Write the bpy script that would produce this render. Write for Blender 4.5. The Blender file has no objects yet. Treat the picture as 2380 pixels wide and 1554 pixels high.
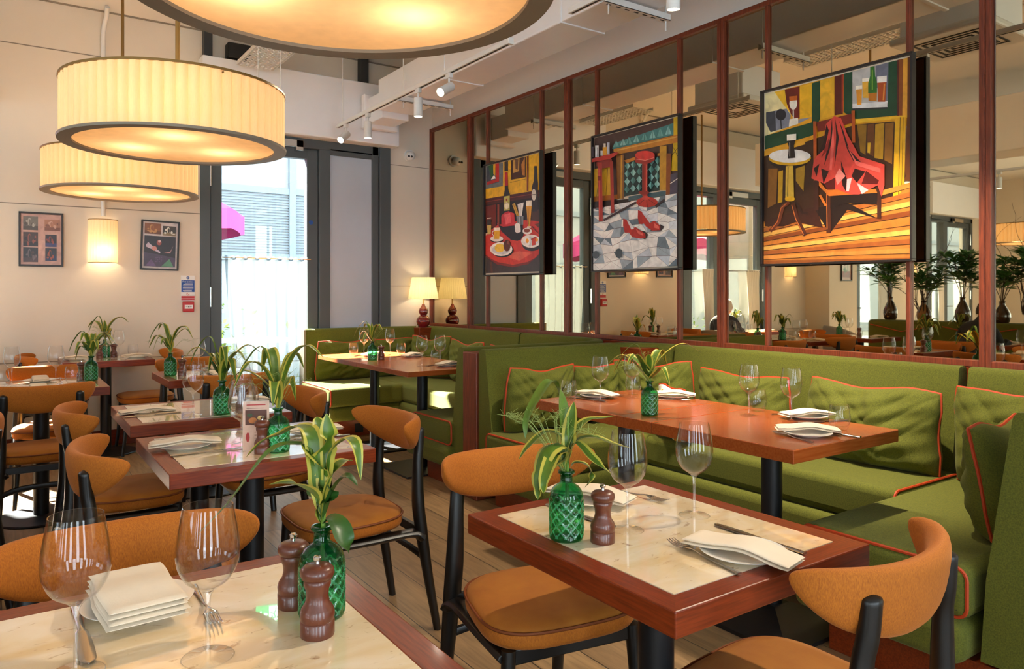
import bpy, bmesh, math, random
from mathutils import Vector, Matrix
PI=math.pi; sin=math.sin; cos=math.cos
scene=bpy.context.scene
COL=scene.collection
# ---------------------------------------------------------------- camera
cam=bpy.data.cameras.new('camera'); cam.sensor_width=36.0; cam.lens=1718/2380*36
cam.shift_y=-96/2380; cam.clip_start=.05; cam.clip_end=200
co=bpy.data.objects.new('camera',cam); COL.objects.link(co)
co.location=(0,0,1.285); co.rotation_euler=(PI/2,0,-math.radians(34.65)); scene.camera=co
# ---------------------------------------------------------------- view, world, sun
scene.view_settings.view_transform='Standard'; scene.view_settings.look='None'
scene.view_settings.gamma=1; scene.view_settings.use_curve_mapping=False
scene.view_settings.exposure=0.95
cy=scene.cycles
cy.use_denoising=True; cy.max_bounces=7; cy.diffuse_bounces=3; cy.glossy_bounces=4
cy.transmission_bounces=5; cy.transparent_max_bounces=14; cy.caustics_reflective=False; cy.caustics_refractive=False
cy.sample_clamp_indirect=6; cy.use_adaptive_sampling=True; cy.adaptive_threshold=.02
w=bpy.data.worlds.new('sky'); scene.world=w; w.use_nodes=True
bg=w.node_tree.nodes['Background']; bg.inputs[0].default_value=(.74,.89,1,1); bg.inputs[1].default_value=7.5
def light(name,kind,loc,energy,color=(1,1,1),rot=(0,0,0),size=.1,sy=None,parent=None,spot=None):
    l=bpy.data.lights.new(name,kind); l.energy=energy; l.color=color
    if kind=='AREA':
        l.size=size
        if sy: l.shape='RECTANGLE'; l.size_y=sy
    elif kind=='SUN': l.angle=size
    else: l.shadow_soft_size=size
    if spot: l.spot_size=spot; l.spot_blend=.6
    o=bpy.data.objects.new(name,l); COL.objects.link(o); o.location=loc; o.rotation_euler=rot
    if parent: o.parent=parent
    return o
sd=Vector((.38,-1.0,-1.2))
light('sun','SUN',(0,20,10),95,(1,.96,.88),sd.to_track_quat('-Z','Y').to_euler(),math.radians(1.2))
# ---------------------------------------------------------------- materials
def lin(h):
    if isinstance(h,str):
        c=[int(h[i:i+2],16)/255 for i in (0,2,4)]
    else: c=h
    return tuple((x/12.92 if x<=.04045 else ((x+.055)/1.055)**2.4) for x in c)
MATS={}
def mat(name,color,rough=.5,metal=0,spec=.5,noise=0,nscale=20,nstretch=(1,1,1),col2=None,bump=0,bscale=200,bstretch=(1,1,1),coat=0,sheen=0,emit=None,es=0,detail=4,contrast=.5,bdist=.002):
    if name in MATS: return MATS[name]
    m=bpy.data.materials.new(name); m.use_nodes=True; MATS[name]=m
    nt=m.node_tree; N=nt.nodes; L=nt.links; b=N['Principled BSDF']
    c=lin(color); b.inputs['Base Color'].default_value=(*c,1)
    b.inputs['Roughness'].default_value=rough; b.inputs['Metallic'].default_value=metal
    b.inputs['Specular IOR Level'].default_value=spec
    if coat: b.inputs['Coat Weight'].default_value=coat; b.inputs['Coat Roughness'].default_value=.08
    if sheen:
        b.inputs['Sheen Weight'].default_value=sheen; b.inputs['Sheen Roughness'].default_value=.4
        b.inputs['Sheen Tint'].default_value=(*[min(1,x*1.5+.2) for x in c],1)
    if emit: b.inputs['Emission Color'].default_value=(*lin(emit),1); b.inputs['Emission Strength'].default_value=es
    tc=N.new('ShaderNodeTexCoord')
    def nz(scale,st,det):
        mp=N.new('ShaderNodeMapping'); mp.inputs['Scale'].default_value=st; L.new(tc.outputs['Object'],mp.inputs[0])
        n=N.new('ShaderNodeTexNoise'); n.inputs['Scale'].default_value=scale; n.inputs['Detail'].default_value=det; L.new(mp.outputs[0],n.inputs[0]); return n
    if noise:
        n=nz(nscale,nstretch,detail)
        r=N.new('ShaderNodeMapRange'); r.inputs[1].default_value=.5-contrast/2; r.inputs[2].default_value=.5+contrast/2; L.new(n.outputs[0],r.inputs[0])
        mx=N.new('ShaderNodeMix'); mx.data_type='RGBA'
        c2=lin(col2) if col2 else tuple(x*(1-noise) for x in c)
        mx.inputs[6].default_value=(*c2,1); mx.inputs[7].default_value=(*c,1); L.new(r.outputs[0],mx.inputs[0]); L.new(mx.outputs[2],b.inputs['Base Color'])
    if bump:
        n=nz(bscale,bstretch,3); bp=N.new('ShaderNodeBump'); bp.inputs['Strength'].default_value=bump; bp.inputs['Distance'].default_value=bdist
        L.new(n.outputs[0],bp.inputs['Height']); L.new(bp.outputs[0],b.inputs['Normal'])
    return m
def glassy(name,tint,ior=1.45,rough=0,trl=0,tcol=None,edge=1.0):
    m=bpy.data.materials.new(name); m.use_nodes=True; MATS[name]=m; nt=m.node_tree; N=nt.nodes; L=nt.links
    N.remove(N['Principled BSDF']); out=N['Material Output']
    t=N.new('ShaderNodeBsdfTransparent'); tm=N.new('ShaderNodeMix'); tm.data_type='RGBA'; tm.inputs[6].default_value=(*tint,1); tm.inputs[7].default_value=(*[c*.72 for c in tint],1); L.new(tm.outputs[2],t.inputs[0])
    g=N.new('ShaderNodeBsdfGlossy'); g.inputs['Roughness'].default_value=rough; g.inputs[0].default_value=(1,1,1,1)
    lw=N.new('ShaderNodeLayerWeight'); lw.inputs[0].default_value=.5
    pw=N.new('ShaderNodeMath'); pw.operation='POWER'; pw.inputs[1].default_value=3.8; L.new(lw.outputs['Facing'],pw.inputs[0])
    f=N.new('ShaderNodeMath'); f.operation='MULTIPLY_ADD'; f.inputs[1].default_value=.75*edge; f.inputs[2].default_value=((ior-1)/(ior+1))**2; L.new(pw.outputs[0],f.inputs[0])
    L.new(pw.outputs[0],tm.inputs[0]); mx=N.new('ShaderNodeMixShader'); L.new(f.outputs[0],mx.inputs[0]); L.new(t.outputs[0],mx.inputs[1]); L.new(g.outputs[0],mx.inputs[2])
    last=mx
    if trl:
        d=N.new('ShaderNodeBsdfTranslucent'); d.inputs[0].default_value=(*tcol,1)
        d2=N.new('ShaderNodeBsdfDiffuse'); d2.inputs[0].default_value=(*tcol,1)
        md=N.new('ShaderNodeMixShader'); L.new(d.outputs[0],md.inputs[1]); L.new(d2.outputs[0],md.inputs[2])
        m2=N.new('ShaderNodeMixShader'); m2.inputs[0].default_value=trl; L.new(mx.outputs[0],m2.inputs[1]); L.new(md.outputs[0],m2.inputs[2]); last=m2
    L.new(last.outputs[0],out.inputs[0]); return m
def shade_mat(name,col,emit,es,tr=.6,streak=(60,60,3)):
    m=mat(name,col,.9,noise=.12,nscale=12,nstretch=streak); nt=m.node_tree; N=nt.nodes; L=nt.links; b=N['Principled BSDF']
    src=b.inputs['Base Color'].links[0].from_socket
    t=N.new('ShaderNodeBsdfTranslucent'); L.new(src,t.inputs[0])
    mx=N.new('ShaderNodeMixShader'); mx.inputs[0].default_value=tr; L.new(b.outputs[0],mx.inputs[1]); L.new(t.outputs[0],mx.inputs[2])
    e=N.new('ShaderNodeEmission'); e.inputs[1].default_value=es
    k=N.new('ShaderNodeMix'); k.data_type='RGBA'; k.blend_type='MULTIPLY'; k.inputs[0].default_value=1; L.new(src,k.inputs[6]); k.inputs[7].default_value=(*lin(emit),1)
    L.new(k.outputs[2],e.inputs[0])
    a=N.new('ShaderNodeAddShader'); L.new(mx.outputs[0],a.inputs[0]); L.new(e.outputs[0],a.inputs[1]); L.new(a.outputs[0],N['Material Output'].inputs[0]); return m
mat('plaster','e6dac8',.75,noise=.04,nscale=3)
mat('plaster_white','f4f3f0',.7,noise=.03,nscale=3)
mat('ceiling_paint','e6e4e2',.85)
mat('duct_white','f4f5f8',.35,noise=.04,nscale=5)
mat('frame_grey','4e565a',.45,noise=.08,nscale=4)
mat('frame_dark','2c2e30',.5)
mat('panel_grey','bcc8d6',.5,noise=.08,nscale=3)
mat('redwood','8c3e20',.42,noise=.5,nscale=9,nstretch=(14,14,1),col2='50200f',contrast=.5,bump=.15,bscale=20,bstretch=(12,12,1))
mat('redwood_y','903a16',.3,spec=.35,noise=.5,nscale=14,nstretch=(14,1,14),col2='5e200c',contrast=.55,coat=.1)
mat('redwood_x','903a16',.3,spec=.35,noise=.5,nscale=14,nstretch=(1,14,14),col2='5e200c',contrast=.55,coat=.1)
mat('teak_x','a05224',.25,noise=.4,nscale=8,nstretch=(1,16,16),col2='8c3e14',contrast=.5,coat=.25)
mat('black_wood','171310',.35,noise=.3,nscale=10,nstretch=(8,8,1))
mat('black_metal','1b1b1d',.38,metal=.3)
mat('white_metal','e4e2de',.4)
mat('chrome','d8d8da',.15,metal=1)
mat('brass','b88a4a',.3,metal=1)
mat('rod_brass','8a6a34',.45,metal=.4)
mat('green_velvet','6b6c18',.9,noise=.4,nscale=230,col2='42480c',contrast=.6,sheen=.25,bump=.5,bscale=420,detail=2)
mat('orange_velvet','c6720e',.85,noise=.4,nscale=150,nstretch=(4,4,1),col2='8a4404',contrast=.7,sheen=.25,bump=.25,bscale=500,detail=3)
mat('gold_velvet','b27016',.85,noise=.25,nscale=12,col2='985410',contrast=.7,sheen=.3,bump=.2,bscale=500)
mat('piping','b83c10',.6); mat('piping_dark','7a3a08',.7)
mat('linen','ead9c0',.85,noise=.05,nscale=30,bump=.15,bscale=300)
mat('china','efe9dd',.2,coat=.3)
mat('steel','b8b6b2',.18,metal=1)
mat('mill_wood','6c3420',.35,noise=.4,nscale=14,nstretch=(6,6,1),coat=.3)
mat('leaf_green','56761e',.4,noise=.35,nscale=60,sheen=.1); mat('leaf_dark','2a5418',.38,noise=.3,nscale=40); mat('leaf_yellow','b4a840',.45); mat('leaf_deep','4f8a3c',.4,noise=.3,nscale=20); mat('leaf_pale','7d9a34',.5,noise=.2,nscale=30)
mat('stem_green','6a8a2c',.5); mat('grass','8c9a4c',.6)
mat('oxblood','7c1a1e',.08,coat=.8)
mat('pic_black','201a18',.4)
mat('magenta','8a1458',.8,noise=.1,nscale=4)
mat('sheer','f4f4f0',.9)
mat('concrete','787876',.9,noise=.2,nscale=8,bump=.3,bscale=30)
mat('facade','6a7074',.8); mat('facade_line','565f66',.8); mat('stone_floor','84847e',.9,noise=.1,nscale=5)
mat('brick','94826a',.9)
mat('black','0c0c0c',.6); mat('white','f4f2ee',.5); mat('red_plastic','c01a1c',.4); mat('sign_blue','1c4ea0',.5); mat('sign_green','12945a',.5,emit='12945a',es=5)
mat('sign_white_lit','f4fff8',.5,emit='f4fff8',es=6)
mat('spot_glow','fff0d8',.5,emit='fff0d8',es=14)
mat('fascia','8f8372',.55)
mat('amber_glass','3a2412',.08,coat=.5)
mat('skin','c48a72',.55); mat('hair_grey','c9c6c2',.8); mat('hair_dark','3a2c24',.8); mat('jacket','17181c',.8); mat('navy','2a2e3c',.8)
mat('taupe','8c8074',.8); mat('rattan','b09468',.6)
mat('bark','4a3424',.8)
mat('grille_dark','2a2a28',.6)
glassy('clear_glass',(.985,.985,.985),1.32); glassy('stem_glass',(.97,.97,.97),2.1); glassy('window_glass',(.95,.97,.97),1.45)
glassy('green_glass',(.13,.50,.24),1.5,rough=.02,trl=.10,tcol=(.02,.30,.10)); glassy('green_ridge_lit',(.35,.85,.55),1.9,rough=.05,trl=.35,tcol=(.12,.70,.36))  # ridge green is paler: light caught by the embossing is put into its colour
glassy('smoke_glass',(.35,.22,.10),1.5,trl=.1,tcol=(.1,.05,.02))
glassy('sheer_cloth',(.50,.55,.56),1.02,rough=.9,trl=.3,tcol=(.2,.22,.22))
shade_mat('pleat_shade','f2d8ac','ffc07a',.11,.30)
shade_mat('diffuser','ecd0a8','ffca8c',.20,.32,streak=(2,2,2))
shade_mat('sconce_shade','f8e8c8','ffd08c',.2,.3)
shade_mat('ivory_shade','f4ecc8','ffe098',.2,.4)
def mirror_mat():
    m=mat('bronze_mirror','cfc0a0',.012,metal=1); return m
mirror_mat()
def marble():
    m=bpy.data.materials.new('marble'); MATS['marble']=m; m.use_nodes=True; nt=m.node_tree; N=nt.nodes; L=nt.links; b=N['Principled BSDF']
    tc=N.new('ShaderNodeTexCoord'); 
    w1=N.new('ShaderNodeTexNoise'); w1.inputs['Scale'].default_value=5; w1.inputs['Detail'].default_value=5; w1.inputs['Distortion'].default_value=.8
    mp=N.new('ShaderNodeMapping'); mp.inputs['Rotation'].default_value=(0,0,.6); mp.inputs['Scale'].default_value=(1,2.2,1)
    L.new(tc.outputs['Object'],mp.inputs[0]); L.new(mp.outputs[0],w1.inputs[0])
    r1=N.new('ShaderNodeValToRGB'); e=r1.color_ramp.elements
    e[0].position=.3; e[0].color=(*lin('eac894'),1); e[1].position=.7; e[1].color=(*lin('fbecd4'),1)
    k=e.new(.5); k.color=(*lin('f4dcb4'),1)
    L.new(w1.outputs[0],r1.inputs[0])
    v=N.new('ShaderNodeTexNoise'); v.inputs['Scale'].default_value=16; v.inputs['Detail'].default_value=8; v.inputs['Roughness'].default_value=.65; v.inputs['Distortion'].default_value=1.4
    L.new(mp.outputs[0],v.inputs[0])
    r2=N.new('ShaderNodeMapRange'); r2.inputs[1].default_value=.60; r2.inputs[2].default_value=.70; L.new(v.outputs[0],r2.inputs[0])
    mx=N.new('ShaderNodeMix'); mx.data_type='RGBA'; mx.inputs[7].default_value=(*lin('8a5220'),1)
    mm=N.new('ShaderNodeMath'); mm.operation='MULTIPLY'; mm.inputs[1].default_value=.7; L.new(r2.outputs[0],mm.inputs[0])
    L.new(mm.outputs[0],mx.inputs[0]); L.new(r1.outputs[0],mx.inputs[6]); L.new(mx.outputs[2],b.inputs['Base Color'])
    b.inputs['Roughness'].default_value=.12; b.inputs['Coat Weight'].default_value=1; b.inputs['Coat Roughness'].default_value=.02; b.inputs['Coat IOR'].default_value=1.9
marble()
def oak():
    m=bpy.data.materials.new('oak_floor'); MATS['oak_floor']=m; m.use_nodes=True; nt=m.node_tree; N=nt.nodes; L=nt.links; b=N['Principled BSDF']
    tc=N.new('ShaderNodeTexCoord'); mp=N.new('ShaderNodeMapping'); mp.inputs['Rotation'].default_value=(0,0,PI/2); L.new(tc.outputs['Object'],mp.inputs[0])
    br=N.new('ShaderNodeTexBrick'); br.offset=.37; br.inputs['Scale'].default_value=1; br.inputs['Brick Width'].default_value=1.7; br.inputs['Row Height'].default_value=.19
    br.inputs['Mortar Size'].default_value=.0022; br.inputs['Mortar Smooth'].default_value=.2; br.inputs['Color1'].default_value=(*lin('a0805a'),1); br.inputs['Color2'].default_value=(*lin('84684a'),1); br.inputs['Mortar'].default_value=(*lin('2a2018'),1)
    L.new(mp.outputs[0],br.inputs[0])
    m2=N.new('ShaderNodeMapping'); m2.inputs['Scale'].default_value=(9,.8,1); L.new(tc.outputs['Object'],m2.inputs[0])
    n=N.new('ShaderNodeTexNoise'); n.inputs['Scale'].default_value=5; n.inputs['Detail'].default_value=7; n.inputs['Distortion'].default_value=.6; L.new(m2.outputs[0],n.inputs[0])
    r=N.new('ShaderNodeMapRange'); r.inputs[1].default_value=.3; r.inputs[2].default_value=.7; r.inputs[3].default_value=.62; r.inputs[4].default_value=1.15; L.new(n.outputs[0],r.inputs[0])
    mx=N.new('ShaderNodeMix'); mx.data_type='RGBA'; mx.blend_type='MULTIPLY'; mx.inputs[0].default_value=1; L.new(br.outputs[0],mx.inputs[6]); L.new(r.outputs[0],mx.inputs[7]); L.new(mx.outputs[2],b.inputs['Base Color'])
    b.inputs['Roughness'].default_value=.38
oak()
def patterned():
    m=mat('pattern','f0ead8',.85); nt=m.node_tree; N=nt.nodes; L=nt.links; b=N['Principled BSDF']
    tc=N.new('ShaderNodeTexCoord'); v=N.new('ShaderNodeTexVoronoi'); v.inputs['Scale'].default_value=22; L.new(tc.outputs['Object'],v.inputs[0])
    r=N.new('ShaderNodeValToRGB'); r.color_ramp.interpolation='CONSTANT'; e=r.color_ramp.elements; e[0].color=(*lin('f0ead8'),1); e[1].position=.55; e[1].color=(*lin('d89a1c'),1)
    sp=N.new('ShaderNodeSeparateColor'); L.new(v.outputs['Color'],sp.inputs[0]); L.new(sp.outputs[0],r.inputs[0]); L.new(r.outputs[0],b.inputs['Base Color'])
patterned()
def painted():
    m=bpy.data.materials.new('oil_paint'); MATS['oil_paint']=m; m.use_nodes=True; nt=m.node_tree; N=nt.nodes; L=nt.links; b=N['Principled BSDF']
    a=N.new('ShaderNodeAttribute'); a.attribute_name='hue'
    tc=N.new('ShaderNodeTexCoord'); n=N.new('ShaderNodeTexNoise'); n.inputs['Scale'].default_value=14; n.inputs['Detail'].default_value=5; n.inputs['Distortion'].default_value=1; L.new(tc.outputs['Object'],n.inputs[0])
    r=N.new('ShaderNodeMapRange'); r.inputs[1].default_value=.3; r.inputs[2].default_value=.7; r.inputs[3].default_value=.85; r.inputs[4].default_value=1.2; L.new(n.outputs[0],r.inputs[0])
    mx=N.new('ShaderNodeMix'); mx.data_type='RGBA'; mx.blend_type='MULTIPLY'; mx.inputs[0].default_value=1; L.new(a.outputs['Color'],mx.inputs[6]); L.new(r.outputs[0],mx.inputs[7]); L.new(mx.outputs[2],b.inputs['Base Color'])
    b.inputs['Roughness'].default_value=.35
painted()
# ---------------------------------------------------------------- mesh helpers
class M:
    def __init__(s): s.v=[]; s.f=[]; s.mi=[]; s.cur=0
    def add(s,vs,fs):
        b=len(s.v); s.v+=[tuple(v) for v in vs]; s.f+=[[b+i for i in f] for f in fs]; s.mi+=[s.cur]*len(fs); return s
    def box(s,x0,x1,y0,y1,z0,z1):
        return s.add([(x,y,z) for z in (z0,z1) for x,y in ((x0,y0),(x1,y0),(x1,y1),(x0,y1))],[(3,2,1,0),(4,5,6,7),(0,1,5,4),(1,2,6,5),(2,3,7,6),(3,0,4,7)])
    def grid(s,fn,nu,nv,cu=False,cv=False,capu=False,capv=False):
        U=nu if cu else nu+1; V=nv if cv else nv+1
        vs=[fn(i/nu,j/nv) for i in range(U) for j in range(V)]
        fs=[]
        for i in range(nu):
            for j in range(nv):
                a=i*V+j; b=((i+1)%U)*V+j; j2=(j+1)%V
                fs.append((i*V+j,((i+1)%U)*V+j,((i+1)%U)*V+j2,i*V+j2))
        if capu: fs.append([j for j in range(V)][::-1]); fs.append([(U-1)*V+j for j in range(V)])
        return s.add(vs,fs)
    def lathe(s,prof,n=24,c=(0,0,0),a0=0,a1=2*PI,rf=None):
        full=abs(a1-a0-2*PI)<1e-6
        def fn(u,v):
            k=v*(len(prof)-1); r,z=prof[int(round(k))]; a=a0+(a1-a0)*u
            if rf: r=rf(r,z,a)
            return (c[0]+r*cos(a),c[1]+r*sin(a),c[2]+z)
        return s.grid(fn,n,len(prof)-1,cu=full)
    def tube(s,pts,r,n=8,cap=True,flat=1):
        pts=[Vector(p) for p in pts]; rs=r if isinstance(r,(list,tuple)) else [r]*len(pts)
        up=Vector((0,0,1)); rings=[]; prev=None
        for i,p in enumerate(pts):
            t=(pts[min(i+1,len(pts)-1)]-pts[max(i-1,0)]).normalized()
            if prev is None:
                a=up if abs(t.z)<.9 else Vector((1,0,0)); x=t.cross(a).normalized()
            else: x=(prev-t*prev.dot(t)); x=x.normalized() if x.length>1e-6 else prev
            prev=x; y=t.cross(x)
            rings.append([p+(x*cos(k*2*PI/n)+y*sin(k*2*PI/n)*flat)*rs[i] for k in range(n)])
        vs=[q for rg in rings for q in rg]; fs=[]
        for i in range(len(pts)-1):
            for k in range(n): fs.append((i*n+k,i*n+(k+1)%n,(i+1)*n+(k+1)%n,(i+1)*n+k))
        if cap: fs.append(list(range(n))[::-1]); fs.append([(len(pts)-1)*n+k for k in range(n)])
        return s.add(vs,fs)
    def prism(s,poly,z0,z1,axis=2):
        n=len(poly); P=(lambda a,b,z:(a,b,z)) if axis==2 else ((lambda a,b,z:(z,a,b)) if axis==0 else (lambda a,b,z:(a,z,b)))
        return s.add([P(a,b,z0) for a,b in poly]+[P(a,b,z1) for a,b in poly],[list(range(n))[::-1],[n+i for i in range(n)]]+[(i,(i+1)%n,n+(i+1)%n,n+i) for i in range(n)])
    def disc(s,c,r,n=32,up=True):
        vs=[(c[0]+r*cos(k*2*PI/n),c[1]+r*sin(k*2*PI/n),c[2]) for k in range(n)]; f=list(range(n)); return s.add(vs,[f if up else f[::-1]])
    def obj(s,name,mats,parent=None,loc=(0,0,0),rot=(0,0,0),bev=0,seg=2,ang=40,sub=0,smooth=True,scale=None):
        me=bpy.data.meshes.new(name); me.from_pydata(s.v,[],s.f)
        if not isinstance(mats,(list,tuple)): mats=[mats]
        for m in mats: me.materials.append(MATS[m])
        me.polygons.foreach_set('material_index',s.mi)
        if smooth:
            me.polygons.foreach_set('use_smooth',[True]*len(s.f)); me.update(); me.set_sharp_from_angle(angle=math.radians(ang))
        o=bpy.data.objects.new(name,me); COL.objects.link(o); o.location=loc; o.rotation_euler=rot
        if scale: o.scale=scale
        if bev:
            b=o.modifiers.new('b','BEVEL'); b.width=bev; b.segments=seg; b.limit_method='ANGLE'; b.angle_limit=math.radians(35); b.harden_normals=False
        if sub: q=o.modifiers.new('s','SUBSURF'); q.levels=sub; q.render_levels=sub
        if parent: o.parent=parent
        return o
def tag(o,label=None,cat=None,group=None,kind=None):
    if label: o['label']=label
    if cat: o['category']=cat
    if group: o['group']=group
    if kind: o['kind']=kind
    return o
def struct(o,label=None):
    o['kind']='structure'
    if label: o['label']=label
    return o
def thing(name,label,cat,loc=(0,0,0),rz=0,group=None):
    o=bpy.data.objects.new(name,None); COL.objects.link(o); o.location=loc; o.rotation_euler=(0,0,rz); o.empty_display_size=.1
    return tag(o,label,cat,group)
KIDS={}
def dup(root,loc,rz=0,label=None,group=None,scale=None):
    r=root.copy(); COL.objects.link(r); r.location=loc; r.rotation_euler=(0,0,rz)
    if label: r['label']=label
    if group: r['group']=group
    if scale: r.scale=scale
    for ch in list(root.children):
        c=ch.copy(); COL.objects.link(c); c.parent=r
        for g in ch.children:
            d=g.copy(); COL.objects.link(d); d.parent=c
    return r
def cat3(p0,p1,p2,p3,t):
    return .5*((2*p1)+(-p0+p2)*t+(2*p0-5*p1+4*p2-p3)*t*t+(-p0+3*p1-3*p2+p3)*t*t*t)
def spline(pts,n=6):
    P=[Vector(p) for p in pts]; P=[P[0]*2-P[1]]+P+[P[-1]*2-P[-2]]; out=[]
    for i in range(1,len(P)-2):
        for k in range(n): out.append(cat3(P[i-1],P[i],P[i+1],P[i+2],k/n))
    out.append(P[-2]); return out
RT=Vector((.8227,-.5686,0)); FW=Vector((.5686,.8227,0))   # fixed diagonal floor directions in which the sprigs spread
# ================================================================ the room
W=3.845; B=7.08; XL=-9.7; YS=-3.6; ZC=3.66
struct(M().box(XL-.2,W+.2,YS,B+.25,-.06,0).obj('floor','oak_floor',smooth=False))
struct(M().box(XL-.2,W+.2,YS,B+.25,ZC,ZC+.1).obj('ceiling','ceiling_paint',smooth=False))
DO=[(1.475,3.336),(-1.95,-.09),(-5.56,-3.70),(-8.66,-6.80)]
m=M(); xs=[XL]+[v for d in sorted(DO) for v in d]+[W]
for i in range(0,len(xs),2): m.box(xs[i],xs[i+1],B,B+.25,0,ZC)
for a,b in DO: m.box(a,b,B,B+.25,2.80,ZC)
struct(m.obj('wall_back','plaster',smooth=False))
struct(M().box(W,W+.2,YS,B+.25,0,ZC).obj('wall_mirror_side','plaster_white',smooth=False))
# far left wall with two window openings
m=M()
for a,b in ((YS,-1.2),(.9,2.4),(4.6,B)): m.box(XL-.2,XL,a,b,0,ZC)
for a,b in ((-1.2,.9),(2.4,4.6)): m.box(XL-.2,XL,a,b,0,.5); m.box(XL-.2,XL,a,b,2.7,ZC)
struct(m.obj('wall_left','plaster',smooth=False))
m=M(); m.box(XL-.2,W+.2,YS-.2,YS,0,.35).box(XL-.2,W+.2,YS-.2,YS,2.9,ZC)  # unseen front wall, added with limited openings to hold back the sky fill
for k in range(7): a=XL-.2+k*(W-XL+.4-1.3)/6; m.box(a,a+1.3,YS-.2,YS,.35,2.9)
struct(m.obj('wall_front_unseen','plaster',smooth=False))
# panel joints in the plaster
m=M()
for z in (3.27,2.0,.729):
    for a,b in ((-.09,1.475),(-3.7,-1.95)): m.box(a,b,B-.003,B,z-.004,z+.004)
for z in (2.629,1.361): m.box(3.336,3.80,B-.003,B,z-.003,z+.003)
struct(m.obj('trim_1','fascia',smooth=False))
m=M()
for a,b in ((-.09,1.475),(-3.7,-1.95),(-6.8,-5.56)): m.box(a,b,B-.018,B,0,.13)
struct(m.obj('baseboard_back','redwood_x',bev=.004,smooth=False))
# coved dark line where the wall meets the ceiling
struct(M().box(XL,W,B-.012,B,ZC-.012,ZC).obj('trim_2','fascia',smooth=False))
# column pier seen beside the second door
struct(M().box(-3.72,-2.95,B-.42,B,0,ZC).obj('wall_pier','plaster',smooth=False))
# ---- doors
def door(n,x0,x1,solid,curt,label):
    r=thing('door_%d'%n,label,'door',(0,0,0)); r['kind']='structure'
    def q(name,m,mt,bev=.004,p=r,**k): return m.obj(name,mt,p,bev=bev,smooth=False,**k)
    y0,y1=B+.02,B+.10
    g0=x0+.193; g1=x0+.99; p0=x0+1.217; p1=x0+1.668
    m=M(); m.box(x0,x0+.088,B-.01,B+.12,0,2.8).box(x1-.193,x1-.126,B-.01,B+.12,0,2.8).box(x1-.12,x1,B-.03,B+.2,0,2.8).box(x0,x1,B-.01,B+.12,2.70,2.8).box(x0+1.105,x0+1.217,B-.01,B+.12,0,2.7).box(p0,p1,B,B+.1,0,.12).box(p0,p1,B-.01,B+.1,2.66,2.72)
    q('frame',m,'frame_grey')
    m=M(); m.box(x0+.094,g0,y0,y1,.02,2.695).box(g1,x0+1.10,y0,y1,.02,2.695).box(g0,g1,y0,y1,2.60,2.695).box(g0,g1,y0,y1,.02,.30)
    lf=q('door_leaf',m,'frame_grey')
    q('glass_pane',M().box(g0,g1,B+.055,B+.062,.30,2.60),'window_glass',0,lf)
    if solid: q('side_panel',M().box(p0,p1,B+.02,B+.06,.12,2.66),'panel_grey',0)
    else:
        q('side_glass',M().box(p0,p1,B+.055,B+.062,.12,2.66),'window_glass',0)
        q('handle',M().box(g1+.05,g1+.07,B-.04,B+.02,1.02,1.04).box(g1-.08,g1+.07,B-.05,B-.035,1.02,1.04),'chrome',0,lf)
    for a,b in ((2.26,2.48),(1.16,1.34),(.2,.38)): M().tube([(x0+.091,B-.004,a),(x0+.091,B-.004,b)],.012).obj('hinge','chrome',r)
    q('door_closer',M().box(x0+.86,x0+.93,B-.06,B+.02,2.66,2.76).box(x0+.5,x0+.93,B-.06,B+.02,2.69,2.76),'chrome',.004)
    q('sticker',M().prism([(x0+1.03+.022*cos(a*PI/8),1.98+.022*sin(a*PI/8)) for a in range(16)],B+.017,B+.019,axis=1),'sign_blue',0)
    # half-height voile on a thin rod
    c=thing('curtain',curt,'curtain',(0,0,0))
    M().tube([(g0-.02,B-.03,1.613),(g1+.02,B-.03,1.613)],.006).obj('curtain_rod','chrome',c)
    for s,(ca,cb) in enumerate([(g0+.01,g1-.01)] if solid else [(g0+.01,g0+.30),(p0+.02,p0+.25)]):
        def fn(u,v,ca=ca,cb=cb):
            z=1.63-1.55*v; k=min(1,v*1.2); a=ca+(.10*k if solid else 0); b=cb-(.0 if solid else .08*k)
            x=a+(b-a)*u; return (x,B-.03+.012*sin(u*46+1.5*sin(v*3))+.006*sin(u*101)*v,z+.006*sin(u*90)*(1-v))
        o=M().grid(fn,110,12).obj('voile','sheer_cloth' if solid else 'sheer',c); o.data.materials[0]=MATS['sheer_cloth'] if solid else MATS['sheer']
    return r
door(1,*DO[0],True,'sheer white half curtain across the glass door near the red lamp','grey framed glass door with solid side panel beside the red lamp')
door(2,*DO[1],False,'cream half curtains on the door between the wall lamps','dark framed glass door between the two wall lamps')
door(3,*DO[2],False,'cream half curtains on the door beyond the pier','dark framed glass door just past the plaster pier')
door(4,*DO[3],False,'cream half curtains on the farthest door by the leafy vases','dark framed glass door farthest along the back wall')
for n,(a,b) in enumerate(((-1.2,.9),(2.4,4.6))):
    r=thing('window_%d'%(n+1),'dark framed window in the far side wall, '+('nearer the leafy vases' if n else 'away from the back wall'),'window'); r['kind']='structure'
    M().box(XL-.1,XL-.03,a,a+.07,.5,2.7).box(XL-.1,XL-.03,b-.07,b,.5,2.7).box(XL-.1,XL-.03,a,b,.5,.57).box(XL-.1,XL-.03,a,b,2.63,2.7).box(XL-.1,XL-.03,(a+b)/2-.03,(a+b)/2+.03,.5,2.7).obj('frame','frame_dark',r,smooth=False)
    M().box(XL-.07,XL-.064,a,b,.5,2.7).obj('glass_pane','window_glass',r,smooth=False)
# boxed headers above the doors
for k,(a,b) in enumerate(((1.46,3.37),(-2.0,-.05),(-5.6,-3.6),(-8.7,-6.7))):
    o=M().box(a,b,B-.17,B,2.79,3.39).obj('trim_%d'%(k+3),'duct_white',bev=.01,smooth=False); struct(o)
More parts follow.
